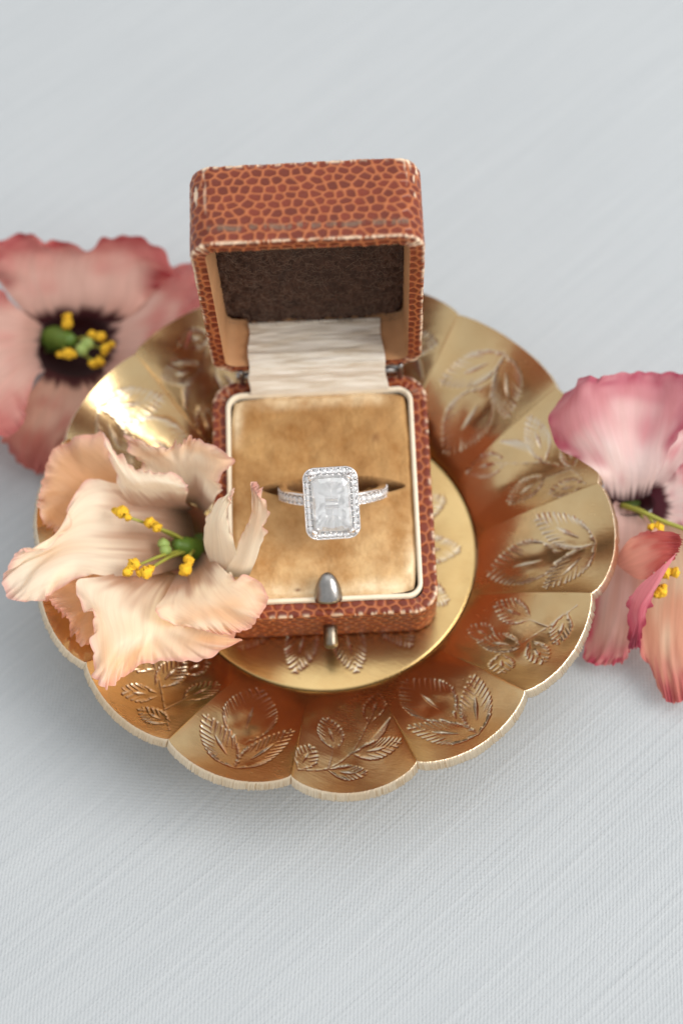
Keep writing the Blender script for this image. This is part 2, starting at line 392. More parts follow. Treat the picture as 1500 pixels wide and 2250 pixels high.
for k in range(14):
    rnd = np.random.default_rng(100 + k)
    fine = k in (0, 1, 2, 3, 4, 5, 6, 7, 8)
    nr, na = (150, 150) if fine else (90, 80)
    t = np.sin(np.linspace(-1, 1, na) * 1.25) / math.sin(1.25)
    t = .5 * t + .5 * np.linspace(-1, 1, na)
    wv = np.linspace(0, 1, nr)
    T, W = np.meshgrid(t, wv)                       # rows: radial
    R = RD + (rimr(k, T) - RD) * W
    X, Y = place_r(k, T, R); Z = dish_z(k, T, W)
    P = np.stack([X, Y, Z], -1)
    halfang = math.radians(NOT[k + 1] - NOT[k]) / 2
    A = T * halfang * R; B = R - RD
    kind = [2, 0, 1, 0, 2, 0, 1, 0, 1, 0, 1, 0, 2, 0][k]
    H = engrave(A * (1 if k % 4 else -1), B, design(kind, rnd))
    N = gnormals(P); N *= np.sign(N[..., 2:3])
    hammer = (vnoise(P.shape[:2], (9, 8), 50 + k) - .5) * .22 * np.sin(np.pi * W) * (1 - T * T)
    P = P + N * (hammer - H)[..., None]
    c = C_PET[None, None] * (.92 + .16 * vnoise(P.shape[:2], (5, 5), 80 + k)[..., None])
    cut = np.clip(np.abs(H) / .08, 0, 1)[..., None] * .72
    c = c * (1 - cut) + C_CUT * cut
    V = [P.reshape(-1, 3)]; F = [gfaces(nr, na)]; CC = [c.reshape(-1, 3)]; MI = [np.zeros((nr - 1) * (na - 1), int)]
    # rim edge: perpendicular to the slope, with file marks
    ne = na * 3; te = np.interp(np.linspace(0, 1, ne), np.linspace(0, 1, na), t)
    top = P[-1]; top = np.stack([np.interp(np.linspace(0, 1, ne), np.linspace(0, 1, na), top[:, i]) for i in range(3)], -1)
    th = np.radians(NOT[k] * (1 - (te + 1) / 2) + NOT[k + 1] * (te + 1) / 2)
    outv = np.stack([np.sin(th), -np.cos(th), np.zeros(ne)], -1)
    thick = 2.35 + .25 * (vnoise((2, ne), (1, 9), 300 + k)[0] - .5)
    prof = [(0, 0), (.14, -.06), (.45, -.62), (.75, -1.15), (1.0, -1.65), (1.02, -1.85), (.6, -2.05)]
    fm = rnd.normal(0, 1, ne); fm = np.convolve(fm, [.3, .4, .3], 'same') * .12
    rows = []
    for j, (o, d) in enumerate(prof):
        amp = fm if 1 < j < 6 else fm * .3
        rows.append(top + outv * (o * thick / 2.35 * .95 + amp)[:, None] + np.array([0, 0, 1.0]) * (d * thick / 2.35)[:, None])
    E_ = np.stack(rows); off = len(V[0])
    V.append(E_.reshape(-1, 3)); F.append(gfaces(len(prof), ne)[:, ::-1] + off); MI.append(np.ones((len(prof) - 1) * (ne - 1), int))
    ce = (lin(228, 208, 180)[None] * (.90 + .18 * rnd.random((len(prof) * ne, 1))))
    CC.append(np.clip(ce, 0, 1))
    # underside
    nu, mu = 14, 24
    Tu, Wu = np.meshgrid(np.linspace(-1, 1, mu), np.linspace(0, 1, nu))
    Ru = RD + (rimr(k, Tu) - RD) * Wu; Xu, Yu = place_r(k, Tu, Ru + .5 * Wu); Zu = dish_z(k, Tu, Wu) - 2.0
    off = off + len(V[1])
    V.append(np.stack([Xu, Yu, Zu], -1).reshape(-1, 3)); F.append(gfaces(nu, mu)[:, ::-1] + off); MI.append(np.zeros((nu - 1) * (mu - 1), int))
    CC.append(np.tile(C_PET * .9, (nu * mu, 1)))
    mesh('scallop', np.concatenate(V), np.concatenate(F), [m_brass, m_edge], dish, np.concatenate(CC), np.concatenate(MI))
# centre disc, a slightly raised plate with its own leaf rosette
nr, na = 150, 640
th = np.linspace(-np.pi, np.pi, na, endpoint=False); rr_ = np.linspace(0.4, RD - .15, nr)
RR, TH = np.meshgrid(rr_, th, indexing='ij')
X = PC[0] + RR * np.sin(TH); Y = PC[1] - RR * np.cos(TH)
Zd = ZD + .06 - .35 * sstep(RD - .45, RD - .15, RR) + .02 * (vnoise((nr, na), (12, 40), 5, True) - .5)
H = np.zeros(X.shape)
rnd = np.random.default_rng(9)
lx, ly = X - PC[0], Y - PC[1]
for i in range(14):
    a0 = i * 2 * math.pi / 14 + .17
    d = np.array([math.sin(a0), -math.cos(a0)])
    H = np.maximum(H, engrave(lx, ly, leaf_strokes(d * 15.5, d * 25.6, 5.6, 1.4, rnd, gap=.7, rag=.2)))
Zd = Zd - H
cut = np.clip(H / .08, 0, 1)[..., None] * .72
c = C_DISC * (.94 + .12 * vnoise((nr, na), (8, 20), 6, True)[..., None]); c = c * (1 - cut) + C_CUT * cut
mesh('center_disc', np.stack([X, Y, Zd], -1), gfaces(nr, na, True)[:, ::-1], m_brass, dish, c)
# foot ring and underside of the disc
pf = [(RD + 1.0, ZD - 1.9), (24.5, ZD - 2.0), (24.2, ZT + .05), (22.6, ZT + .05), (22.2, ZD - 2.2), (.4, ZD - 2.2)]
V = np.stack([np.stack([PC[0] + r * np.sin(th[::8]), PC[1] - r * np.cos(th[::8]), np.full(len(th[::8]), z)], -1) for r, z in pf])
mesh('foot_ring', V, gfaces(len(pf), len(th[::8]), True), m_brass, dish, np.tile(C_PET, (V.size // 3, 1)), smooth=False)

# ---------------------------------------------------------------- ring box
YAW, BT = math.radians(-1.369), math.radians(7.288)
W_, D_, ZTOP, HL, LL, LD, OP = 40.0, 46.581, 14.032, 4.179, 45.384, 15.658, math.radians(92.229)
LW = 38.6
def bx(P):
    """box coordinates (x right, y back, z up from the dish frame) -> world mm; the box leans a little forward, back edge on the dish slope"""
    P = np.asarray(P, float); x, y, z = P[..., 0], P[..., 1], P[..., 2]
    yy = y + D_ / 2; zz = z - ZD
    Y = yy * math.cos(BT) - zz * math.sin(BT) - D_ / 2; Z = yy * math.sin(BT) + zz * math.cos(BT) + ZD + .09
    return np.stack([x * math.cos(YAW) - Y * math.sin(YAW), x * math.sin(YAW) + Y * math.cos(YAW), Z], -1)
def lp(P):
    """lid coordinates (x, s from hinge, t depth away from the opening) -> world"""
    P = np.asarray(P, float); x, s, t = P[..., 0], P[..., 1], P[..., 2]
    return bx(np.stack([x, D_ / 2 + s * -math.cos(OP) + t * math.sin(OP), ZTOP + HL + s * math.sin(OP) + t * math.cos(OP)], -1))
def rrect(w, h, r, ns=150, nh=170, nc=34):
    """rounded rectangle as closed loop, counter-clockwise from the middle of the right edge's foot"""
    r = max(r, .25); P = []
    a, b_ = w / 2, h / 2
    def seg(p, q, n): P.extend(np.linspace(p, q, n, endpoint=False))
    def arc(cx, cy, a0, n):
        for u in np.linspace(a0, a0 + np.pi / 2, n, endpoint=False): P.append((cx + r * math.cos(u), cy + r * math.sin(u)))
    seg((a, -b_ + r), (a, b_ - r), nh); arc(a - r, b_ - r, 0, nc)
    seg((a - r, b_), (-a + r, b_), ns); arc(-a + r, b_ - r, np.pi / 2, nc)
    seg((-a, b_ - r), (-a, -b_ + r), nh); arc(-a + r, -b_ + r, np.pi, nc)
    seg((-a + r, -b_), (a - r, -b_), ns); arc(a - r, -b_ + r, 1.5 * np.pi, nc)
    return np.array(P)
def dens(path, step):
    out = [np.array(path[0], float)]
    for p, q in zip(path[:-1], path[1:]):
        p = np.array(p, float); q = np.array(q, float); k = max(1, int(round(np.linalg.norm(q - p) / step)))
        for i in range(1, k + 1): out.append(p + (q - p) * i / k)
    return np.array(out)
def blend0(c, w_, t): return c * (1 - w_[..., None]) + t * w_[..., None]
def leather_shell(name, w, h, r, path, tomap, flip, seed, parent, worn):
    pr = dens(path, .19)
    tau = np.concatenate([[0], np.cumsum(np.linalg.norm(np.diff(pr, axis=0), axis=1))])
    L0 = rrect(w, h, r); s = np.concatenate([[0], np.cumsum(np.linalg.norm(np.diff(L0, axis=0), axis=1))]); per = s[-1] + np.linalg.norm(L0[0] - L0[-1])
    rows = []
    for ins, dp in pr:
        q = rrect(w - 2 * ins, h - 2 * ins, r - ins); rows.append(np.column_stack([q, np.full(len(q), dp)]))
    G = np.stack(rows)
    P = tomap(G)
    nv, mv = P.shape[:2]
    # lizard grain: cells in the unrolled sheet
    rnd = np.random.default_rng(seed); dx, dy = 2.02, 1.5
    nx = int(round(per / dx)); dx = per / nx; ny = int(tau[-1] / dy) + 3
    cx = (np.arange(nx)[None] + .5 * (np.arange(ny)[:, None] % 2) + rnd.uniform(-.27, .27, (ny, nx))) * dx
    cy = (np.arange(ny)[:, None] - .7 + rnd.uniform(-.27, .27, (ny, nx))) * dy
    cs = np.stack([cx.ravel() % per, cy.ravel()], -1)
    mask = np.zeros((nv, mv)); idm = np.zeros((nv, mv), int)
    for i in range(nv):
        sel = np.where(np.abs(cs[:, 1] - tau[i]) < 4.2)[0]
        ddx = np.abs(s[:, None] - cs[sel, 0][None]); ddx = np.minimum(ddx, per - ddx) / dx
        ddy = (tau[i] - cs[sel, 1])[None] / dy
        d = np.sqrt(ddx ** 2 + ddy ** 2); o = np.argsort(d, axis=1)[:, :2]
        f1 = np.take_along_axis(d, o[:, :1], 1)[:, 0]; f2 = np.take_along_axis(d, o[:, 1:2], 1)[:, 0]
        mask[i] = sstep(.03, .34, f2 - f1) * sstep(.74, .50, f1); idm[i] = sel[o[:, 0]]
    hv = rnd.random(len(cs))[idm]
    N = gnormals(P, True) * flip
    P = P - N * (mask * .15)[..., None] + N * ((vnoise((nv, mv), (4, 40), seed, True) - .5) * .16)[..., None]
    cell = lin(112, 45, 25); net = lin(170, 98, 58)
    c = net * (1 - mask[..., None]) + cell * (.82 + .36 * hv[..., None]) * mask[..., None]
    wn = vnoise((nv, mv), (5, 150), seed + 1, True) * .6 + vnoise((nv, mv), (12, 420), seed + 2, True) * .4
    wm = worn(tau[:, None] * np.ones((1, mv)), np.ones((nv, 1)) * s[None], G, wn)[..., None]
    pale = lin(238, 214, 184); c = c * (1 - wm) + pale * wm
    if name == 'lid_shell':      # grimy line where fingers open the lid
        sm_ = np.exp(-((tau[:, None] - 5.0 - .5 * vnoise((2, mv), (1, 60), 5, True)[:1]) / .55) ** 2) * (G[..., 1] > LL / 2 - .6) * sstep(.35, .6, wn) * .75
        c = blend0(c, sm_, lin(112, 96, 80))
    F = gfaces(nv, mv, True)
    if flip > 0: F = F[:, ::-1]
    o = mesh(name, P, F, m_leather, parent, c)
    return o, P, G
box_org = bx(np.array([0, 0, ZD]))
box = thing('ring_box', box_org, 'open antique ring box in russet lizard grain leather with gold velvet inside', 'ring box')
HB = ZTOP - ZD
# base shell
def worn_base(tau, s, G, wn):
    e = np.exp(-((tau - 2.45) / .32) ** 2); cor = sstep(.5, .62, wn)
    corner = sstep(15.5, 18.5, np.abs(G[..., 0])) * sstep(18.5, 22, np.abs(G[..., 1]))
    return np.clip(e * (sstep(.50, .66, wn) * .8 + corner * .75 * sstep(.3, .5, wn)) + corner * .55 * sstep(.56, .7, wn) * (tau < 4), 0, .95)
leather_shell('base_shell', W_, D_, 4.6, [(2.5, 0), (.45, 0), (.12, .13), (0, .45), (0, HB - .9), (.25, HB - .3), (.9, HB), (2.5, HB)],
              lambda G: bx(np.stack([G[..., 0], G[..., 1], ZTOP - G[..., 2]], -1)), -1, 21, box, worn_base)
q = rrect(W_ - 2.5, D_ - 2.5, 3.3)[::6]
V = bx(np.column_stack([q, np.full(len(q), ZD + .02)])); mesh('base_bottom', V, [list(range(len(V)))[::-1]], m_lining, box, smooth=False)
# lid shell
def worn_lid(tau, s, G, wn):
    e = np.exp(-((tau - 2.45) / .34) ** 2) * sstep(.28, .6, wn) * .85
    e2 = np.exp(-((tau - (2.45 + LD - .6)) / .45) ** 2) * sstep(.4, .62, wn) * .8
    corner = sstep(15.5, 17.8, np.abs(G[..., 0])) * sstep(18.5, 21, np.abs(G[..., 1]))
    return np.clip(e + e2 + corner * sstep(.58, .72, wn) * .8 + corner * .5 * (tau < 3) * sstep(.45, .6, wn), 0, .95)
def lidmap(G): return lp(np.stack([G[..., 0], G[..., 1] + LL / 2, G[..., 2]], -1))
leather_shell('lid_shell', LW, LL, 4.4, [(2.5, 0), (.45, 0), (.12, .13), (0, .45), (0, LD - 1.3), (.12, LD - .75), (.45, LD - .3), (1.0, LD - .05), (1.6, LD), (4, LD + .1)],
              lidmap, 1, 35, box, worn_lid)
q = rrect(LW - 7.6, LL - 7.6, .8)[::6]
V = lidmap(np.column_stack([q, np.full(len(q), LD + .1)])); mesh('lid_top', V, [list(range(len(V)))], m_leather, box, np.tile(lin(165, 85, 60), (len(V), 1)), smooth=False)
# lid lining wall + felt panel
TF = 9.2
q0 = rrect(LW - 4.9, LL - 4.9, 2.2, 40, 44, 10)
rows = [np.column_stack([q0 * (1 - .004 * j), np.full(len(q0), tv)]) for j, tv in enumerate(np.linspace(.1, TF + .4, 9))]
G = np.stack(rows); mesh('lid_lining', lidmap(G), gfaces(9, len(q0), True), m_lining, box)
n1_, n2_ = 150, 175
fx, fs = np.meshgrid(np.linspace(-1, 1, n1_), np.linspace(-1, 1, n2_), indexing='ij')
sq = 1 - .12 * (np.abs(fx) * np.abs(fs)) ** 4
ft = TF - .5 * (1 - fx ** 6) * (1 - fs ** 6) - (vnoise((n1_, n2_), (24, 28), 60) - .5) * 1.0 - (vnoise((n1_, n2_), (50, 58), 61) - .5) * .9 - (vnoise((n1_, n2_), (90, 100), 62) - .5) * .7
G = np.stack([fx * sq * (LW / 2 - 2.5), fs * sq * (LL / 2 - 2.5), ft], -1)
mesh('felt_lining', lidmap(G), gfaces(n1_, n2_)[:, ::-1], m_felt, box)
# lint fibres on the felt: nobody could count them
Vs, Fs = [], []
rnd = np.random.default_rng(77)
for i in range(1500):
    c0 = np.array([rnd.uniform(-16, 16), rnd.uniform(-20, 20), TF - 1.0 - rnd.uniform(0, .5)])
    a0 = rnd.uniform(0, 6.28); l = rnd.uniform(.6, 2.4); k = rnd.uniform(-1.2, 1.2)
    pts = [c0 + np.array([math.cos(a0 + k * u) * u * l, math.sin(a0 + k * u) * u * l, -.35 * math.sin(u * 3) * rnd.uniform(.2, 1)]) for u in np.linspace(0, 1, 5)]
    v_, f_ = tube(pts, .022, 3, False); f_ = [[j + len(Vs) * 0 for j in f] for f in f_]
    o_ = sum(len(x) for x in Vs); Vs.append(v_); Fs += [[j + o_ for j in f] for f in f_]
V = np.concatenate(Vs); V = lidmap(V); fo = mesh('lint_fibres', V, np.array(Fs), m_fibre, box); fo['kind'] = 'stuff'
# cream frame round the cushion
prof = [(2.55, -.9), (2.55, .72), (2.66, .96), (2.9, 1.06), (3.14, 1.0), (3.34, .8), (3.4, -.6)]
rows = []
for j, (ins, zz) in enumerate(prof):
    q = rrect(W_ - 2 * ins, D_ - 2 * ins, 4.6 - ins + .9, 90, 100, 24)
    nz = (vnoise((2, len(q)), (1, 70), 90, True)[0] - .5) * .16
    rows.append(np.column_stack([q * (1 + nz[:, None] * .004), ZTOP + zz + nz * (.8 if 0 < j < 6 else 0)]))
mesh('cushion_frame', bx(np.stack(rows)), gfaces(len(prof), len(rows[0]), True), m_cream, box)
# velvet cushion with the ring slit
SX, SYL = 1.9, .55          # slit centre
nx, ny = 230, 270
gx, gy = np.meshgrid(np.linspace(-1, 1, nx), np.linspace(-1, 1, ny), indexing='ij')
hw, hh = W_ / 2 - 3.42, D_ / 2 - 3.42
rcl = 1 - .045 * (np.abs(gx) * np.abs(gy)) ** 5
X = gx * hw * rcl; Y = gy * hh * rcl
edge = np.maximum(np.abs(gx), np.abs(gy))
Z = ZTOP + .55 + .75 * (1 - gx ** 4) * (1 - gy ** 4) - .6 * sstep(.95, 1.0, edge)
sl = np.clip(1 - ((X - SX) / 13.4) ** 2, 0, 1)
hwid = 2.1 * sl ** .7; cyl = SYL + .45 + .12 * np.sin(X * .3) - .012 * (X - SX)
dsl = np.abs(Y - cyl)
Z = Z - .45 * np.exp(-(dsl / 2.8) ** 2) * sl
Z = Z - 11.0 * sl ** .35 * sstep(0, 1, np.clip((hwid - dsl) / .45 + .1, 0, 1))
Z = Z + (vnoise((nx, ny), (16, 18), 71) - .5) * .35 + (vnoise((nx, ny), (70, 80), 72) - .5) * .10
vc = lin(186, 146, 96); vl = lin(224, 190, 142); vd = lin(146, 100, 56); vp = lin(232, 208, 170)
nz1 = vnoise((nx, ny), (6, 7), 73)[..., None]; nz2 = vnoise((nx, ny), (24, 27), 74)[..., None]
c = vc * (1 - nz1 * .5) + vd * nz1 * .5
wear = (sstep(.35, -1, gy) * .75)[..., None]; c = c * (1 - wear * .75) + vl * wear * .75
ed = (sstep(.80, .97, edge) * np.clip(sstep(-.2, -.9, gy) + sstep(.55, .9, gy) * sstep(.4, -.2, np.abs(gx) - .6) + sstep(-.75, -.95, gx) * sstep(.35, .8, gy), 0, 1))[..., None]
ed = np.clip(ed * (.55 + .9 * nz2), 0, 1); c = c * (1 - ed) + vp * ed
st = np.exp(-(((gx - .62) / .05) ** 2 + ((gy - .52) / .04) ** 2))[..., None] * .55 + np.exp(-(((gx + .30) / .04) ** 2 + ((gy + .93) / .016) ** 2))[..., None] * .8
c = c * (1 - st) + lin(110, 66, 40) * st
mesh('cushion', bx(np.stack([X, Y, Z], -1)), gfaces(nx, ny)[:, ::-1], m_velvet, box, c)
# satin strap across the hinge
us = np.linspace(-1, 1, 120)
def lid_local_to_box(s, t): return np.array([0, D_ / 2 + s * -math.cos(OP) + t * math.sin(OP), ZTOP + HL + s * math.sin(OP) + t * math.cos(OP)])
ctr = [np.array([0, D_ / 2 - 3.1, ZTOP + 1.1]), np.array([0, D_ / 2 - 2.5, ZTOP + 2.0]), lid_local_to_box(-.8, -1.25), lid_local_to_box(1.0, -1.0), lid_local_to_box(2.5, -.35)]
ctr += [lid_local_to_box(3.1, 1.0), lid_local_to_box(3.15, 3.2), lid_local_to_box(3.1, 5.6), lid_local_to_box(3.2, 7.2), lid_local_to_box(3.5, 8.45)]
cp = crom(np.array(ctr), 110)
tv = np.linspace(0, 1, 110)
left = -12.9 + .5 * tv + .18 * np.sin(tv * 17); right = 13.0 - 1.1 * tv + .16 * np.sin(tv * 13 + 1)
Xs = left[:, None] * (1 - (us + 1) / 2) + right[:, None] * (us + 1) / 2
tan = np.gradient(cp, axis=0); tan /= np.linalg.norm(tan, axis=1, keepdims=True)
nrm = np.stack([np.zeros(110), -tan[:, 2], tan[:, 1]], -1)
wr = (vnoise((110, 120), (20, 4), 81) - .5) * .36 + (vnoise((110, 120), (45, 7), 82) - .5) * .25
G = np.stack([Xs, np.broadcast_to(cp[:, 1:2], Xs.shape), np.broadcast_to(cp[:, 2:3], Xs.shape)], -1) + nrm[:, None] * (wr + .25)[..., None] * (np.sin(np.pi * tv) ** .4)[:, None, None]
so = mesh('hinge_strap', bx(G), gfaces(110, 120), m_satin, box)
sm = so.modifiers.new('thickness', 'SOLIDIFY'); sm.thickness = .00025; sm.offset = 0
# hinge barrel with two posts
P = [np.array([x, D_ / 2 + .35, ZTOP + HL / 2]) for x in np.linspace(-15.2, 15.2, 12)]
v_, f_ = tube(P, .75, 12); mesh('hinge_barrel', bx(v_), f_, m_steel, box)
for x in (-14.2, 15.4):
    P = [np.array([x, D_ / 2 - .2 + .05 * i, ZTOP - .3 + i * (HL + .9) / 5]) for i in range(6)]
    v_, f_ = tube(P, .5, 12); mesh('hinge_post', bx(v_), f_, m_steel, box)
# latch: pointed thumb catch and push button
def lathe(prof, k=28):
    ph = np.linspace(0, 2 * np.pi, k, endpoint=False)
    return np.stack([np.stack([r * np.cos(ph), r * np.sin(ph), np.full(k, z)], -1) for r, z in prof]), len(prof), k
Lp = [(.02, 5.3), (.55, 5.15), (1.1, 4.75), (1.6, 4.05), (2.05, 3.1), (2.35, 2.1), (2.5, 1.1), (2.55, .45), (2.45, 0), (.02, 0)]
G, a_, b_ = lathe(Lp)
ang = math.radians(38)
G = G * np.array([1, .82, 1])
Y = G[..., 2] * math.cos(ang) - G[..., 1] * math.sin(ang); Z = G[..., 2] * math.sin(ang) + G[..., 1] * math.cos(ang)
G = np.stack([G[..., 0] + .45, Y - D_ / 2 + 2.6, Z + ZTOP + .9], -1)
mesh('latch_knob', bx(G), gfaces(a_, b_, True)[:, ::-1], m_steel, box)
Lp = [(.02, 4.5), (.7, 4.42), (1.05, 4.25), (1.25, 3.9), (1.25, 1.0), (1.25, -.5), (.02, -.5)]
G, a_, b_ = lathe(Lp, 22)
G = np.stack([G[..., 0] + .45, -D_ / 2 - G[..., 2] + .2, ZTOP - 6.2 + G[..., 1]], -1)
mesh('push_button', bx(G), gfaces(a_, b_, True)[:, ::-1], m_button, box)

# ---------------------------------------------------------------- diamond ring
RC = bx(np.array([SX + .05, SYL - .1, ZTOP + .1]))
ue = math.radians(51.5)
uu = np.array([0, -math.cos(ue), math.sin(ue)]); aa = np.array([0, math.sin(ue), math.cos(ue)]); xx = np.array([1.0, 0, 0])
def rotv(v, ax, a): return v * math.cos(a) + np.cross(ax, v) * math.sin(a) + ax * (ax @ v) * (1 - math.cos(a))
ryaw = math.radians(-2.5)
uu = rotv(uu, np.array([0, 0, 1.0]), ryaw); aa = rotv(aa, np.array([0, 0, 1.0]), ryaw); xx = rotv(xx, np.array([0, 0, 1.0]), ryaw)
xh = rotv(xx, uu, math.radians(2.0)); ah = rotv(aa, uu, math.radians(2.0))
ring = thing('diamond_ring', RC, 'white gold ring with rectangular halo diamond and pave band in the velvet slit', 'ring')
def rl(P):   # band frame: x lateral, y axis, z towards the head
    P = np.asarray(P, float); return RC + P[..., :1] * xx + P[..., 1:2] * aa + P[..., 2:3] * uu
def rh(P):   # head frame
    P = np.asarray(P, float); return RC + P[..., :1] * xh + P[..., 1:2] * ah + P[..., 2:3] * uu
RB = 9.9
# band: swept rounded section, slightly cathedral towards the head
nb = 180; th = np.linspace(0, 2 * np.pi, nb, endpoint=False)
secn = [(-1.05, -.75), (-1.2, -.2), (-1.2, .45), (-1.05, .72), (-.85, .78), (-.8, .62), (.8, .62), (.85, .78), (1.05, .72), (1.2, .45), (1.2, -.2), (1.05, -.75), (.6, -.95), (-.6, -.95)]
G = np.stack([np.stack([(RB + o - .78) * np.sin(th), np.full(nb, a * 1.0), (RB + o - .78) * np.cos(th)], -1) for a, o in secn])
G = np.concatenate([G, G[:1]])
mesh('band', rl(G), gfaces(len(G), nb, True), m_gold, ring)
def gem_mesh(name, k=8):
    V = [(0, 0, .34)]; F = []
    for i in range(k): a = 2 * np.pi * i / k; V.append((.54 * math.cos(a), .54 * math.sin(a), .34))
    for i in range(2 * k): a = np.pi * i / k; V.append((math.cos(a), math.sin(a), .02))
    for i in range(k): a = 2 * np.pi * i / k + np.pi / k; V.append((.42 * math.cos(a), .42 * math.sin(a), -.52))
    V.append((0, 0, -.86))
    for i in range(k):
        j = (i + 1) % k; g = 1 + k; p = 1 + 3 * k
        F.append((0, 1 + i, 1 + j))
        F.append((1 + i, g + 2 * i, g + 2 * i + 1)); F.append((1 + i, g + 2 * i + 1, 1 + j)); F.append((1 + j, g + 2 * i + 1, g + (2 * i + 2) % (2 * k)))
        F.append((g + 2 * i, p + i, g + 2 * i + 1)); F.append((g + 2 * i + 1, p + i, g + (2 * i + 2) % (2 * k))); F.append((g + (2 * i + 2) % (2 * k), p + i, p + j))
        F.append((p + i, len(V) - 1, p + j))
    return mesh(name, V, [f for f in F], m_pave, None, smooth=False, link=False)
gm = gem_mesh('small_brilliant')
def place_gem(name, pos, zax, rad, parent, spin=0.0):
    z = zax / np.linalg.norm(zax); x = np.cross(np.array([.31, .2, .93]), z); x /= np.linalg.norm(x); y = np.cross(z, x)
    x, y = x * math.cos(spin) + y * math.sin(spin), -x * math.sin(spin) + y * math.cos(spin)
    o = bpy.data.objects.new(name, gm); col.objects.link(o); o.parent = parent
    pos = (pos - org(parent)) * S
    m = Matrix.Identity(4)
    for i in range(3): m[i][0], m[i][1], m[i][2], m[i][3] = x[i] * rad, y[i] * rad, z[i] * rad, pos[i]
    o.matrix_local = m; return o
beadsV, beadsF = [], []
def ico_bead(pos, r, k=8):
    ph = np.linspace(0, 2 * np.pi, k, endpoint=False); la = np.linspace(-np.pi / 2 + .05, np.pi / 2 - .05, 6)
    V = np.stack([np.stack([np.cos(l) * np.cos(ph), np.cos(l) * np.sin(ph), np.full(k, math.sin(l))], -1) for l in la]) * r + pos
    o_ = sum(len(v) for v in beadsV); beadsV.append(V.reshape(-1, 3)); beadsF.extend((gfaces(6, k, True) + o_).tolist())
for sgn in (-1, 1):
    for i in range(11):
        a = sgn * (.50 + i * .118)
        d = np.array([math.sin(a), 0, math.cos(a)]); pos = rl(d * (RB - .02))
        place_gem('band_stone', pos, d[0] * xx + d[2] * uu, .60, ring, random.random() * .7)
        for e in (-.78, .78):
            a2 = a + sgn * .059; d2 = np.array([math.sin(a2), 0, math.cos(a2)]); ico_bead(rl(d2 * (RB + .05) + np.array([0, e, 0])), .17)
mesh('band_beads', np.concatenate(beadsV), np.array(beadsF), m_gold, ring)
# head: halo plate, gallery, stones
HW, HH, HZ = 4.9, 6.55, 12.15
def octo(a, b_, cut, n=16):
    """rectangle with rounded cut corners"""
    P = []
    for (cx, cy, a0) in ((a - cut, b_ - cut, 0), (-a + cut, b_ - cut, .5), (-a + cut, -b_ + cut, 1.0), (a - cut, -b_ + cut, 1.5)):
        for u in np.linspace(0, .5, n): P.append((cx + cut * math.cos((a0 + u) * np.pi), cy + cut * math.sin((a0 + u) * np.pi)))
    return np.array(P)
prof = [(-1.62, -1.3), (-1.62, -.22), (-1.5, -.05), (-1.42, -.28), (-.28, -.28), (-.2, -.02), (-.06, -.06), (0, -.25), (-.1, -.8), (-.55, -1.3)]
G = np.stack([np.column_stack([octo(HW + i, HH + i, 2.2 + i * .6), np.full(64, HZ + z)]) for i, z in prof])
halo = mesh('halo', rh(np.concatenate([G, G[:1]])), gfaces(len(G) + 1, 64, True), m_gold, ring)
# gallery basket under the head
G = np.stack([np.column_stack([octo(a, b_, c_), np.full(64, z)]) for a, b_, c_, z in ((4.5, 6.1, 1.9, HZ - 1.25), (3.6, 4.6, 1.7, HZ - 2.2), (2.2, 2.0, 1.2, HZ - 3.2), (1.4, 1.2, .8, HZ - 3.9))])
mesh('gallery', rh(G), gfaces(4, 64, True), m_gold, ring)
loop = octo(HW - .82, HH - .82, 1.75, 40); loop = np.concatenate([loop, loop[:1]])
sl_ = np.concatenate([[0], np.cumsum(np.linalg.norm(np.diff(loop, axis=0), axis=1))]); NH = 32
beadsV, beadsF = [], []
for i in range(NH):
    q = [np.interp((i + .5) * sl_[-1] / NH, sl_, loop[:, j]) for j in (0, 1)]
    place_gem('halo_stone', rh(np.array([q[0], q[1], HZ - .12])), uu, .61, halo, random.random())
    q = np.array([np.interp(i * sl_[-1] / NH, sl_, loop[:, j]) for j in (0, 1)])
    nq = q / np.array([HW, HH]); nq = nq / np.linalg.norm(nq)
    for e in (-.5, .5): ico_bead(rh(np.array([q[0] + nq[0] * e, q[1] + nq[1] * e, HZ + .08])), .165)
mesh('bead_setting', np.concatenate(beadsV), np.array(beadsF), m_gold, ring)
# centre stone: radiant cut
def cutrect(a, b_, c_): return [(a, -b_ + c_), (a, b_ - c_), (a - c_, b_), (-a + c_, b_), (-a, b_ - c_), (-a, -b_ + c_), (-a + c_, -b_), (a - c_, -b_)]
SA, SB, SC_ = 3.48, 5.08, .95
V, F = [], []
def ringv(pts, z): o_ = len(V); V.extend([(x, y, z) for x, y in pts]); return o_
def dense(pts, k):
    out = []
    for i in range(len(pts)):
        p, q = np.array(pts[i]), np.array(pts[(i + 1) % len(pts)]); kk = k[i % len(k)]
        out += [tuple(p + (q - p) * j / kk) for j in range(kk)]
    return out
tb = ringv(cutrect(SA * .70, SB * .76, .75), 1.15)
c1 = ringv(cutrect(SA * .88, SB * .915, .9), .72)
gd = ringv(cutrect(SA, SB, SC_), .1)
g2 = ringv(cutrect(SA, SB, SC_), 0)
F.append(tuple(range(tb, tb + 8)))
for a_, b2 in ((tb, c1), (c1, gd), (gd, g2)):
    for i in range(8):
        j = (i + 1) % 8
        if a_ == gd: F.append((a_ + i, b2 + i, b2 + j, a_ + j)); continue
        m_i = len(V); pm_ = (np.array(V[a_ + i]) + V[a_ + j] + V[b2 + i] + V[b2 + j]) / 4; V.append(tuple(pm_ + np.array([0, 0, .07])))
        F += [(a_ + i, b2 + i, m_i), (b2 + i, b2 + j, m_i), (b2 + j, a_ + j, m_i), (a_ + j, a_ + i, m_i)]
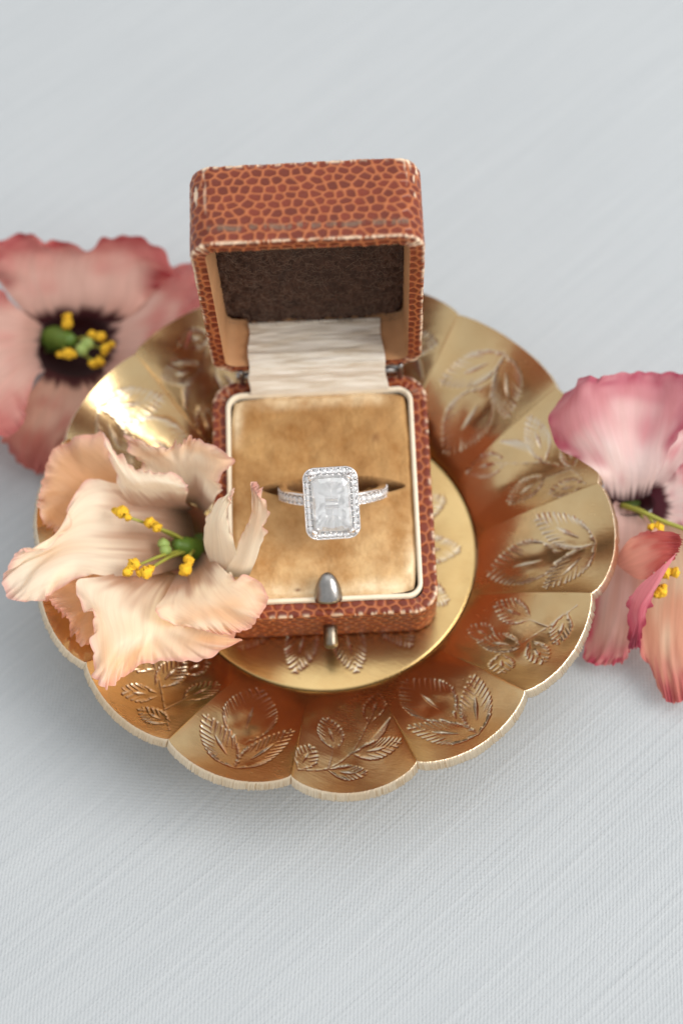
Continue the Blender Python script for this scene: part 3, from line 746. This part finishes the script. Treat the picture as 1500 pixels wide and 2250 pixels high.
# pavilion: zig-zag brilliant facets
rng2 = np.random.default_rng(4)
kk = [10, 2, 7, 2]
ga = dense(cutrect(SA, SB, SC_), kk); m_ = len(ga)
g3 = ringv(ga, -.02)
lev = [(.80, .87, -.85, .5), (.58, .70, -1.75, 0), (.32, .56, -2.55, .5), (.015, .42, -3.25, 0)]
prev = g3
pts_prev = np.array(ga)
for sx_, sy_, z, sh in lev:
    if sh: q = (pts_prev + np.roll(pts_prev, -1, 0)) / 2 if z != -2.45 else pts_prev
    else: q = pts_prev
    base_ = np.array(ga); q = (base_ + np.roll(base_, -1, 0)) / 2 if sh else base_
    q = q * np.array([sx_, sy_]) * (1 + rng2.uniform(-.07, .07, (len(q), 1))); o_ = ringv([tuple(x) for x in q], z)
    for i in range(m_):
        j = (i + 1) % m_
        if sh: F.append((prev + i, o_ + i, prev + j)); F.append((prev + j, o_ + i, o_ + j))
        else: F.append((prev + i, o_ + i, o_ + j)); F.append((prev + i, o_ + j, prev + j))
    prev = o_
F.append(tuple(range(prev, prev + m_))[::-1])
# stitch the girdle polygons of the crown and the pavilion
st_i = np.cumsum([0] + [kk[i % 4] for i in range(8)])
for i in range(8):
    j = (i + 1) % 8; F.append((g2 + i, *[g3 + (x % m_) for x in range(st_i[i], st_i[i + 1] + 1)], g2 + j))
V = rh(np.array(V) + np.array([0, 0, HZ + .05]))
me_ = mesh('center_stone', V, F, m_diamond, ring, smooth=False)
for sx_ in (-1, 1):
    for sy_ in (-1, 1):
        p0 = np.array([sx_ * (SA - .20), sy_ * (SB - .22), HZ])
        P = [p0 + np.array([sx_ * .22, sy_ * .22, -1.6]), p0 + np.array([sx_ * .2, sy_ * .2, -.3]), p0 + np.array([sx_ * .1, sy_ * .1, .5]), p0 + np.array([-sx_ * .1, -sy_ * .1, .85]), p0 + np.array([-sx_ * .22, -sy_ * .22, .98])]
        P = crom(np.array(P), 14); rad = np.interp(np.linspace(0, 1, 14), [0, .6, .8, .93, 1], [.45, .50, .62, .52, .14])
        v_, f_ = tube(P, rad, 12); mesh('prong', rh(v_), f_, m_gold, ring)

# ---------------------------------------------------------------- flowers
def petal(parent, rows, cols, n=(64, 60), ruff=(.9, .35), freq=(9, 23), seed=0, edge=.45, th=.28, sc_edge=.35, fold=None):
    """rows: control rows from base to margin, each a list of (px, py, height mm)"""
    C = np.array([[unp(*p) for p in r] for r in rows])
    A = crom(C, n[0]); A = np.swapaxes(crom(np.swapaxes(A, 0, 1), n[1]), 0, 1)
    u = np.linspace(0, 1, n[0])[:, None] * np.ones((1, n[1])); v = np.ones((n[0], 1)) * np.linspace(-1, 1, n[1])[None]
    rnd = np.random.default_rng(seed)
    rho = np.maximum(u, np.abs(v) ** 1.0 * sstep(.05, .5, u))
    phi = np.arctan2(u - .30, v * .75)
    N = gnormals(A)
    e1 = sstep(edge, 1.0, rho); e2 = sstep(.78, 1.0, rho)
    r1 = sum(rnd.uniform(.6, 1) * np.sin(f * phi + rnd.uniform(0, 6.28)) for f in (freq[0] * .8, freq[0] * 1.3, freq[0] * 1.9)) / 2
    r2 = sum(rnd.uniform(.6, 1) * np.sin(f * phi + rnd.uniform(0, 6.28)) for f in (freq[1], freq[1] * 1.37, freq[1] * 1.9)) / 2
    A2 = A + N * (r1 * e1 ** 1.6 * ruff[0] + r2 * e2 ** 1.3 * ruff[1])[..., None]
    # uneven, finely toothed margin
    du = np.gradient(A, axis=0); du /= np.linalg.norm(du, axis=-1, keepdims=True) + 1e-9
    dv = np.gradient(A, axis=1); dv /= np.linalg.norm(dv, axis=-1, keepdims=True) + 1e-9
    r3 = sum(rnd.uniform(.5, 1) * (1.6 * np.abs(np.sin(f * phi + .8 * np.sin(3.1 * phi + rnd.uniform(0, 6.28)) + rnd.uniform(0, 6.28))) - .8) for f in (freq[1] * .55, freq[1] * 1.05)) / 1.3
    r3 = r3 * (.65 + .45 * np.sin(4.3 * phi + rnd.uniform(0, 6.28)) * np.sin(7.1 * phi + rnd.uniform(0, 6.28)))
    wt = sstep(.8, 1, u)[..., None]; ws = (sstep(.8, 1, np.abs(v)) * sstep(.3, .6, u))[..., None]
    A2 = A2 + (du * wt + dv * np.sign(v)[..., None] * ws) * (r3 * e2 * sc_edge)[..., None]
    A2 = A2 + N * (r3 * e2 ** 1.5 * sc_edge * 1.7)[..., None]
    # long veins
    vein = (vnoise(n, (2, 26), seed + 5) - .5)
    A2 = A2 + N * (vein * .03 * (1 - e2))[..., None]
    c = cols(u, v, rho, vein, vnoise(n, (6, 6), seed + 9), vnoise(n, (14, 16), seed + 11))
    o = mesh('petal', A2, gfaces(*n), m_petal, parent, np.clip(c, 0, 1))
    at = o.data.attributes.new('puv', 'FLOAT_VECTOR', 'POINT')
    at.data.foreach_set('vector', np.stack([u, v * (.35 + .65 * u), np.full(u.shape, seed * 1.7)], -1).astype(np.float32).ravel())
    return o
def blend(c, w_, t):
    w_ = np.asarray(w_)[..., None] if np.asarray(w_).ndim == 2 else w_
    return c * (1 - w_) + t * w_
def cream_cols(blotch=1.0, peach=.5, b0=.45):
    def f(u, v, rho, vein, na_, nb_):
        c = np.ones(u.shape + (3,)) * lin(254, 244, 222)
        c = blend(c, np.clip(peach * (.35 + 1.0 * na_) * sstep(.25, .75, u), 0, 1), lin(240, 200, 160))
        c = blend(c, sstep(.78, 1.0, rho) * (.3 + .4 * nb_), lin(240, 204, 186))
        c = blend(c, sstep(.93, 1.0, rho) * .55, lin(224, 158, 152))
        c = blend(c, np.clip(.8 * blotch * sstep(b0, b0 - .28, u + vein * .12 + (na_ - .5) * .2), 0, 1) * .9, lin(176, 114, 74))
        c = blend(c, np.clip(sstep(.16, .0, u), 0, 1) * .75, lin(92, 74, 30))
        return c * (1 + vein[..., None] * .05)
    return f
def peach_cols():
    def f(u, v, rho, vein, na_, nb_):
        c = np.ones(u.shape + (3,)) * lin(228, 184, 142)
        c = blend(c, sstep(.75, 1.0, rho) * .7, lin(234, 196, 176))
        c = blend(c, sstep(.93, 1.0, rho) * .5, lin(226, 158, 150))
        c = blend(c, na_ * .3, lin(214, 162, 118)); return c * (1 + vein[..., None] * .06)
    return f
def lip_cols():
    def f(u, v, rho, vein, na_, nb_):
        c = np.ones(u.shape + (3,)) * lin(250, 240, 216)
        c = blend(c, na_ * .25, lin(236, 206, 178)); c = blend(c, sstep(.9, 1.0, rho) * .55, lin(228, 172, 160))
        return c * (1 + vein[..., None] * .06)
    return f
def pink_cols(inner, mid, rim, blot, b0=.3, rimw=.6, m0=.30):
    def f(u, v, rho, vein, na_, nb_):
        c = np.ones(u.shape + (3,)) * inner
        c = blend(c, sstep(m0, m0 + .5, u + (na_ - .5) * .45 + vein * .10), mid)
        c = blend(c, sstep(.62, 1.0, rho) * rimw * (.4 + nb_), rim)
        c = blend(c, sstep(b0, b0 - .14, u + vein * .10), blot)
        return c * (1 + vein[..., None] * .12)
    return f
def stamen(parent, a, z, base, blen, ang, lump=1.0, seed=0, bz=None):
    """a: pixel of the anther, base: pixel+z of the filament foot; blen in mm"""
    rnd = np.random.default_rng(seed)
    p1 = unp(*a, z); p0 = unp(*base)
    mid = (p0 + p1) / 2 + np.array([0, 0, 1.4])
    v_, f_ = tube(crom(np.array([p0, mid, p1]), 14), np.linspace(.42, .24, 14), 8)
    st_ = mesh('stamen', v_, f_, m_fil, parent)
    d = np.array([math.cos(ang), math.sin(ang), .15]); d /= np.linalg.norm(d)
    t = np.linspace(-1, 1, 22); P = p1 + np.outer(t, d) * blen / 2 + np.array([0, 0, .35])
    P = P + np.outer(np.sin(t * 2.4 + seed), np.array([-d[1], d[0], .2])) * .35
    rad = (.98 * np.sqrt(np.clip(1 - t ** 4, .02, 1)) * (1 + .28 * np.sin(t * 5 + seed * 2))) * lump
    v_, f_ = tube(P, rad, 14)
    v_ = v_ + rnd.normal(0, .12, v_.shape)
    mesh('anther', v_, f_, m_anther, st_)
def pistil(parent, p0, p1, r0, tip, rt):
    """green ovary tapering to a two-lobed stigma"""
    t = np.linspace(0, 1, 20)[:, None]; P = p0 * (1 - t) + p1 * t
    rad = r0 * np.interp(np.linspace(0, 1, 20), [0, .3, .7, 1], [.75, 1, .8, .42])
    v_, f_ = tube(P, rad, 16); o = mesh('ovary', v_, f_, m_ovary, parent)
    d = (p1 - p0) / np.linalg.norm(p1 - p0); sd = np.cross(d, [0, 0, 1.0]); sd /= np.linalg.norm(sd)
    for s_ in (-1, 1):
        t = np.linspace(-1, 1, 14); P = tip + np.outer(t, d * .8 + sd * s_ * .3) * rt + sd * s_ * rt * .55
        v_, f_ = tube(P, rt * .8 * np.sqrt(np.clip(1 - t ** 4, .03, 1)), 12); mesh('stigma', v_, f_, m_stigma, o)
def calyx(parent, c0, r0, c1, r1):
    t = np.linspace(0, 1, 10)[:, None]
    v_, f_ = tube(c1 * (1 - t) + c0 * t, np.linspace(r1, r0, 10), 18); mesh('calyx', v_, f_, m_calyx, parent)

# --- cream flower leaning on the box
f1c = unp(425, 1215, 8.0)
f1 = thing('lisianthus_flower', (f1c[0], f1c[1], 2.6), 'cream and peach ruffled flower lying in the dish against the box', 'flower', 'loose flower heads around the dish')
Z = lambda pts, z: [(x, y, z if np.isscalar(z) else z[i]) for i, (x, y) in enumerate(pts)]
# left long petal
petal(f1, [Z([(412, 1112), (424, 1150), (430, 1190), (422, 1222), (402, 1246)], [8, 7.5, 7, 7.5, 8]),
           Z([(335, 1082), (345, 1130), (352, 1185), (345, 1226), (330, 1264)], [14.5, 12.5, 12, 12.5, 14]),
           Z([(252, 1062), (255, 1122), (252, 1180), (246, 1222), (235, 1266)], [19, 17, 15.5, 16.5, 17.5]),
           Z([(186, 1058), (182, 1120), (170, 1180), (160, 1222), (172, 1268)], [21, 20, 17.5, 18.5, 18]),
           Z([(142, 1138), (122, 1178), (100, 1212), (98, 1252), (118, 1300)], [21, 20.5, 18.5, 20, 19]),
           Z([(108, 1200), (75, 1208), (48, 1235), (58, 1288), (92, 1318)], [21, 21, 19.5, 20.5, 19]),
           Z([(60, 1213), (30, 1225), (8, 1270), (20, 1312), (62, 1326)], [21.5, 21, 19.8, 20, 19.5])],
      cream_cols(1.0, .35, .42), (130, 130), (1.3, .65), (8, 22), 11, sc_edge=.35)
# upper-left outer petal
petal(f1, [Z([(300, 1155), (330, 1125), (360, 1095), (398, 1085)], 8.5),
           Z([(205, 1165), (245, 1115), (292, 1080), (335, 1070)], [11, 12, 13.5, 15]),
           Z([(135, 1172), (168, 1105), (215, 1048), (290, 1050)], [14.5, 15.5, 17, 18]),
           Z([(100, 1155), (118, 1083), (163, 1005), (256, 1008)], [16.5, 18, 19.5, 20]),
           Z([(82, 1118), (92, 1072), (124, 982), (222, 950)], [18, 19, 20.5, 21])],
      peach_cols(), (120, 140), (1.5, .75), (9, 24), 12, sc_edge=.6)
# upper petal whose lip rolls back
petal(f1, [Z([(345, 1150), (372, 1140), (400, 1128), (424, 1118)], [9, 8.5, 8.5, 9]),
           Z([(292, 1112), (330, 1105), (370, 1100), (408, 1104)], [15.5, 15, 15, 15.5]),
           Z([(262, 1068), (302, 1078), (350, 1078), (412, 1086)], [21, 21.5, 21.5, 21]),
           Z([(243, 1018), (284, 1056), (340, 1062), (412, 1074)], [24.5, 24.5, 24.5, 24]),
           Z([(232, 978), (270, 1026), (330, 1048), (410, 1064)], [26, 25.5, 25, 25]),
           Z([(224, 950), (258, 996), (318, 1034), (402, 1046)], [24.5, 24.2, 23.8, 24])],
      cream_cols(1.0, .12, .44), (120, 120), (.5, .45), (7, 20), 13, sc_edge=.3)
# upper right ruffled petal
petal(f1, [Z([(398, 1112), (416, 1106), (432, 1112), (446, 1132)], 9),
           Z([(345, 1070), (388, 1066), (432, 1068), (468, 1104)], [16, 16, 16, 17]),
           Z([(305, 1018), (362, 1026), (432, 1028), (484, 1072)], [20, 21, 22, 22.5]),
           Z([(282, 978), (352, 1000), (432, 992), (496, 1036)], [22, 24, 25, 25.5]),
           Z([(268, 954), (362, 986), (428, 964), (506, 1002)], [22, 25, 26.5, 27])],
      cream_cols(.9, .75, .40), (120, 150), (1.3, .85), (9, 23), 14, sc_edge=.6)
# lower-left under petal
petal(f1, [Z([(300, 1262), (285, 1290), (268, 1320)], 9),
           Z([(222, 1255), (226, 1312), (242, 1385)], [12, 11.5, 12]),
           Z([(152, 1270), (180, 1332), (214, 1404)], [15.5, 14.5, 15]),
           Z([(92, 1306), (138, 1350), (178, 1422)], [17.5, 17, 17])],
      peach_cols(), (110, 120), (.8, .6), (8, 26), 15, sc_edge=.55)
# bottom petal
petal(f1, [Z([(345, 1236), (360, 1244), (375, 1249), (390, 1251), (402, 1250), (412, 1246)], [9, 8.5, 8, 8, 8, 8.5]),
           Z([(236, 1264), (285, 1286), (326, 1300), (360, 1306), (395, 1306), (420, 1290)], [18, 16, 14.5, 14, 14, 15]),
           Z([(168, 1280), (238, 1332), (300, 1350), (350, 1350), (400, 1346), (440, 1330)], [21, 20.5, 18.5, 17.5, 17.5, 18]),
           Z([(206, 1345), (240, 1388), (295, 1400), (350, 1386), (420, 1376), (480, 1374)], [21.5, 21, 19.5, 18.5, 19, 18]),
           Z([(208, 1420), (236, 1450), (280, 1442), (345, 1416), (425, 1406), (510, 1392)], [20.5, 20.5, 18.5, 18, 18, 17]),
           Z([(204, 1480), (234, 1511), (272, 1486), (345, 1452), (440, 1450), (532, 1408)], [19.5, 19.5, 18, 17.5, 17, 16.5])],
      cream_cols(1.0, .75, .40), (130, 180), (1.5, .75), (9, 26), 16, sc_edge=.5)
# lower right petal over the corner of the box
petal(f1, [Z([(394, 1252), (414, 1246), (432, 1231), (443, 1212)], [8.5, 8, 8, 8.5]),
           Z([(368, 1300), (414, 1291), (455, 1270), (476, 1236)], [15.5, 15, 15.5, 16]),
           Z([(345, 1352), (420, 1328), (482, 1306), (516, 1270)], [19.5, 19.5, 20, 20]),
           Z([(400, 1372), (455, 1362), (525, 1336), (556, 1266)], [20.5, 21, 21.5, 21.5]),
           Z([(448, 1386), (502, 1394), (562, 1368), (592, 1310)], [20.5, 20.5, 21, 21.5])],
      cream_cols(1.0, .8, .46), (120, 140), (1.2, .7), (8, 24), 17, sc_edge=.5)
# two cupped right petals seen edge on
petal(f1, [Z([(462, 1240), (488, 1258), (512, 1270)], [13, 14, 15]),
           Z([(448, 1192), (482, 1208), (522, 1228)], [18.5, 19, 18]),
           Z([(455, 1140), (477, 1152), (508, 1172)], [24, 25, 23]),
           Z([(478, 1100), (490, 1112), (499, 1130)], [28, 28.5, 27]),
           Z([(514, 1072), (511, 1083), (505, 1096)], [30, 30, 29.5])],
      lip_cols(), (120, 60), (.3, .4), (8, 22), 18, sc_edge=.25)
petal(f1, [Z([(490, 1262), (520, 1268), (548, 1264)], [15.5, 16, 19]),
           Z([(515, 1222), (540, 1226), (566, 1220)], [18.5, 18.5, 22.5]),
           Z([(528, 1182), (552, 1180), (580, 1165)], [21, 21.5, 25.5]),
           Z([(552, 1130), (562, 1125), (588, 1122)], [25, 25.5, 28]),
           Z([(556, 1058), (562, 1072), (572, 1086)], [30, 30, 30])],
      cream_cols(0, .5, .2), (120, 60), (.5, .6), (9, 24), 19, sc_edge=.3)
g0 = unp(440, 1212, 6.5)
pistil(f1, g0, unp(385, 1195, 12.5), 2.3, unp(362, 1202, 14.2), 1.25)
rows = [np.stack([unp(405 + a_ * math.cos(t), 1185 + b_ * math.sin(t), z) for t in np.linspace(0, 2 * np.pi, 40, endpoint=False)]) for a_, b_, z in ((64, 80, 10.2), (52, 66, 8.6), (38, 48, 7.2), (22, 28, 6.2), (3, 3, 5.8))]
cth = np.concatenate([np.tile(x, (40, 1)) for x in (lin(170, 118, 84), lin(146, 92, 64), lin(120, 82, 46), lin(96, 84, 34), lin(90, 90, 34))])
mesh('throat', np.stack(rows), gfaces(5, 40, True)[:, ::-1], m_petal, f1, cth)
calyx(f1, g0 + np.array([0, 0, 1.0]), 3.4, np.array([g0[0] + 1.0, g0[1], 2.7]), 1.8)
for i, (a, z, ln_, an, lm) in enumerate([((268, 1131), 20, 4.3, -.75, .95), ((336, 1156), 18, 3.4, -.5, .9), ((290, 1248), 19, 3.6, 1.2, .95), ((320, 1256), 18.5, 3.2, .6, 1.0), ((409, 1245), 15.5, 3.8, 1.0, 1.0)]):
    stamen(f1, a, z, (432, 1206, 7.5), ln_, an, lm, i + 1)

# --- dusky pink flower behind the dish
f2c = unp(160, 760, 6.0)
f2 = thing('lisianthus_flower', (f2c[0], f2c[1], ZT), 'dusky rose flower with dark throat lying behind the dish rim', 'flower', 'loose flower heads around the dish')
pk = lambda **k: pink_cols(lin(230, 184, 168), lin(212, 134, 124), lin(168, 62, 66), lin(66, 18, 24), **k)
petal(f2, [Z([(80, 720), (120, 705), (170, 700), (215, 705), (250, 720)], 4),
           Z([(40, 670), (100, 660), (170, 655), (250, 660), (300, 680)], [9, 9, 9, 9, 8]),
           Z([(-10, 610), (80, 600), (170, 595), (270, 598), (350, 630)], [14, 13, 13, 13, 11]),
           Z([(-30, 560), (80, 550), (180, 550), (290, 555), (385, 600)], [17, 17, 16, 16, 14]),
           Z([(-40, 535), (70, 522), (175, 538), (300, 528), (410, 600)], [18, 20, 19, 20, 16])],
      pk(b0=.20, rimw=.85), (70, 80), (1.6, .5), (8, 20), 31, sc_edge=.5)
petal(f2, [Z([(215, 700), (240, 735), (235, 780), (220, 815)], 4),
           Z([(290, 640), (305, 710), (280, 790), (240, 840)], [7, 7, 7, 7]),
           Z([(365, 590), (385, 680), (335, 790), (270, 860)], [11, 11, 11, 10]),
           Z([(430, 570), (455, 670), (385, 790), (300, 880)], [13, 15, 13, 12])],
      pk(b0=.15, rimw=.6), (50, 50), (1.2, .4), (8, 20), 32)
petal(f2, [Z([(95, 715), (90, 740), (85, 780), (100, 815)], [5, 5, 5, 5]),
           Z([(58, 690), (45, 740), (50, 790), (78, 830)], [13, 14, 14, 12]),
           Z([(10, 650), (-20, 740), (0, 830), (60, 890)], [16, 17, 17, 15]),
           Z([(-40, 620), (-90, 740), (-50, 880), (50, 935)], [16, 16, 16, 15]),
           Z([(-90, 600), (-140, 740), (-90, 920), (20, 962)], [14, 14, 14, 14])],
      pk(b0=.08, rimw=.5), (60, 60), (.9, .4), (7, 19), 33)
petal(f2, [Z([(105, 810), (140, 825), (180, 828), (220, 815)], 4),
           Z([(75, 850), (135, 870), (190, 870), (235, 850)], [7, 7, 7, 7]),
           Z([(30, 905), (110, 925), (175, 920), (220, 900)], [8, 8, 8, 7]),
           Z([(5, 965), (85, 985), (140, 975), (180, 955)], [6, 6, 6, 5]),
           Z([(25, 992), (80, 1040), (125, 1030), (150, 1000)], [3, 2, 2, 2])],
      pink_cols(lin(224, 176, 152), lin(196, 116, 100), lin(178, 90, 84), lin(80, 24, 26), b0=.2, rimw=.6), (60, 56), (.7, .3), (8, 20), 34)
g0 = unp(130, 770, -1.0)
# dark throat cup of the flower
th_ = np.linspace(0, 2 * np.pi, 40, endpoint=False)
rows = [np.stack([unp(165 + a_ * math.cos(t), 765 + b_ * math.sin(t), z) for t in th_]) for a_, b_, z in ((98, 72, 4.6), (80, 58, 2.0), (50, 34, 0.2), (4, 3, -.4))]
mesh('throat', np.stack(rows), gfaces(4, 40, True)[:, ::-1], m_petal, f2, np.tile(lin(52, 18, 20), (160, 1)))
pistil(f2, unp(105, 742, 2.0), unp(160, 748, 8), 2.6, unp(186, 762, 9.5), 1.5)
calyx(f2, unp(130, 765, 0.5), 3.0, np.array([g0[0], g0[1], ZT + 1.5]), 1.6)
for i, (a, z, ln_, an, lm) in enumerate([((147, 708), 9, 3.2, 1.3, .95), ((214, 740), 9, 3.8, -.7, .85), ((148, 781), 10, 4.2, -.45, .9), ((238, 768), 8.5, 3.4, .8, .8), ((215, 800), 8.5, 2.6, .8, .95)]):
    stamen(f2, a, z, (140, 765, 1.5), ln_, an, lm, i + 11)

# --- pink flower beside the dish
f3c = unp(1400, 1110, 6.0)
f3 = thing('lisianthus_flower', (f3c[0], f3c[1], ZT), 'magenta edged pink flower with white throat rays beside the dish rim', 'flower', 'loose flower heads around the dish')
pm = lambda **k: pink_cols(lin(244, 218, 212), lin(216, 150, 154), lin(182, 84, 104), lin(74, 18, 32), **k)
petal(f3, [Z([(1330, 1092), (1365, 1100), (1400, 1098), (1425, 1088)], [10, 8.5, 8.5, 9.5]),
           Z([(1318, 1045), (1362, 1045), (1410, 1040), (1445, 1040)], [18, 16, 16, 18]),
           Z([(1272, 1010), (1340, 985), (1412, 982), (1470, 990)], [20, 22, 19, 22]),
           Z([(1222, 982), (1305, 915), (1428, 915), (1505, 930)], [21, 26, 19.5, 25]),
           Z([(1208, 920), (1290, 860), (1438, 855), (1540, 880)], [22, 28, 20.5, 27]),
           Z([(1236, 862), (1312, 826), (1436, 818), (1545, 822)], [20, 27, 23, 26])],
      pm(b0=.12, rimw=.85, m0=.2), (110, 130), (.7, .3), (7, 18), 41, sc_edge=.3)
petal(f3, [Z([(1412, 1082), (1425, 1080), (1436, 1084)], 7),
           Z([(1440, 1035), (1462, 1030), (1480, 1045)], [10, 9, 9]),
           Z([(1462, 970), (1505, 960), (1530, 990)], [13, 11, 11]),
           Z([(1490, 900), (1560, 890), (1600, 930)], [15, 13, 13])],
      pm(b0=.2, rimw=.6), (50, 44), (.8, .3), (7, 18), 45)
petal(f3, [Z([(1425, 1085), (1432, 1105), (1430, 1130)], 9),
           Z([(1460, 1060), (1475, 1100), (1470, 1150)], [11, 10, 11]),
           Z([(1500, 1020), (1525, 1090), (1520, 1170)], [14, 12, 14]),
           Z([(1550, 980), (1590, 1080), (1580, 1190)], [16, 14, 16])],
      pm(b0=.36, rimw=.6), (50, 44), (.5, .3), (7, 18), 42)
petal(f3, [Z([(1350, 1100), (1372, 1112), (1400, 1125), (1420, 1130)], [9, 8, 8, 9]),
           Z([(1330, 1150), (1370, 1165), (1415, 1175), (1450, 1172)], [10, 10, 12, 16]),
           Z([(1315, 1240), (1360, 1255), (1410, 1255), (1478, 1195)], [8, 9, 11, 19]),
           Z([(1300, 1340), (1345, 1355), (1395, 1350), (1440, 1260)], [5, 7, 9, 16]),
           Z([(1285, 1420), (1330, 1430), (1380, 1420), (1405, 1340)], [2.5, 4, 6, 11]),
           Z([(1278, 1448), (1320, 1462), (1370, 1450), (1392, 1400)], [1.5, 2, 3.5, 7])],
      pink_cols(lin(238, 200, 190), lin(220, 168, 152), lin(206, 96, 108), lin(150, 90, 70), b0=.08, rimw=.95), (120, 110), (.4, .4), (8, 24), 43, sc_edge=.4)
petal(f3, [Z([(1402, 1118), (1425, 1125), (1455, 1122), (1480, 1110)], [7, 6, 6, 7]),
           Z([(1420, 1220), (1455, 1230), (1490, 1225), (1520, 1215)], [7, 7, 8, 9]),
           Z([(1400, 1320), (1440, 1340), (1490, 1330), (1540, 1320)], [6, 7, 8, 9]),
           Z([(1405, 1420), (1440, 1440), (1490, 1440), (1550, 1430)], [5, 5, 6, 6]),
           Z([(1435, 1490), (1465, 1540), (1500, 1540), (1560, 1520)], [2.5, 2, 3, 4])],
      pink_cols(lin(236, 204, 172), lin(222, 160, 130), lin(196, 92, 96), lin(150, 90, 70), b0=.08, rimw=.8), (70, 60), (.5, .4), (8, 22), 44, sc_edge=.4)
petal(f3, [Z([(1352, 1225), (1355, 1240), (1372, 1256)], 12),
           Z([(1385, 1182), (1395, 1216), (1408, 1274)], [16, 16, 14.5]),
           Z([(1430, 1166), (1440, 1200), (1450, 1252)], [19, 19, 18]),
           Z([(1490, 1172), (1494, 1196), (1480, 1224)], [21, 21, 20])],
      pink_cols(lin(226, 160, 142), lin(200, 100, 88), lin(176, 62, 70), lin(216, 150, 130), b0=.05, rimw=.6), (70, 60), (.35, .35), (9, 22), 46, sc_edge=.4)
petal(f3, [Z([(1440, 1256), (1462, 1236), (1486, 1214)], [19, 20, 20.5]),
           Z([(1400, 1290), (1432, 1290), (1456, 1266)], [16, 18, 18.5]),
           Z([(1379, 1325), (1405, 1336), (1430, 1318)], [13, 15.5, 15.5]),
           Z([(1381, 1370), (1400, 1377), (1414, 1362)], [10, 12, 12.5]),
           Z([(1384, 1418), (1393, 1422), (1402, 1412)], [7, 8, 8.5])],
      pink_cols(lin(226, 140, 150), lin(208, 104, 120), lin(184, 66, 92), lin(200, 90, 100), b0=.05, rimw=.7), (110, 50), (.5, .5), (10, 26), 47, sc_edge=.5)
rows = [np.stack([unp(1382 + a_ * math.cos(t), 1105 + b_ * math.sin(t), z) for t in th_]) for a_, b_, z in ((56, 28, 9.3), (40, 20, 7.4), (20, 10, 6.0), (2, 1, 5.5))]
mesh('throat', np.stack(rows), gfaces(4, 40, True)[:, ::-1], m_petal, f3, np.tile(lin(58, 20, 26), (160, 1)))
g0 = unp(1385, 1108, 6.0)
calyx(f3, g0, 2.6, np.array([g0[0] + 1, g0[1], ZT + 1.2]), 1.4)
v_, f_ = tube(crom(np.array([unp(1365, 1110, 9), unp(1410, 1125, 12), unp(1455, 1145, 13), unp(1510, 1165, 13.5)]), 24), np.linspace(.55, .38, 24), 12)
mesh('style', v_, f_, m_fil, f3)
for i, (a, z, ln_, an) in enumerate([((1470, 1262), 12, 3.4, .2), ((1440, 1160), 13, 2.6, .4), ((1448, 1300), 10.5, 3.0, .9)]):
    stamen(f3, a, z, (1395, 1115, 7.5), ln_, an, .9, i + 21)
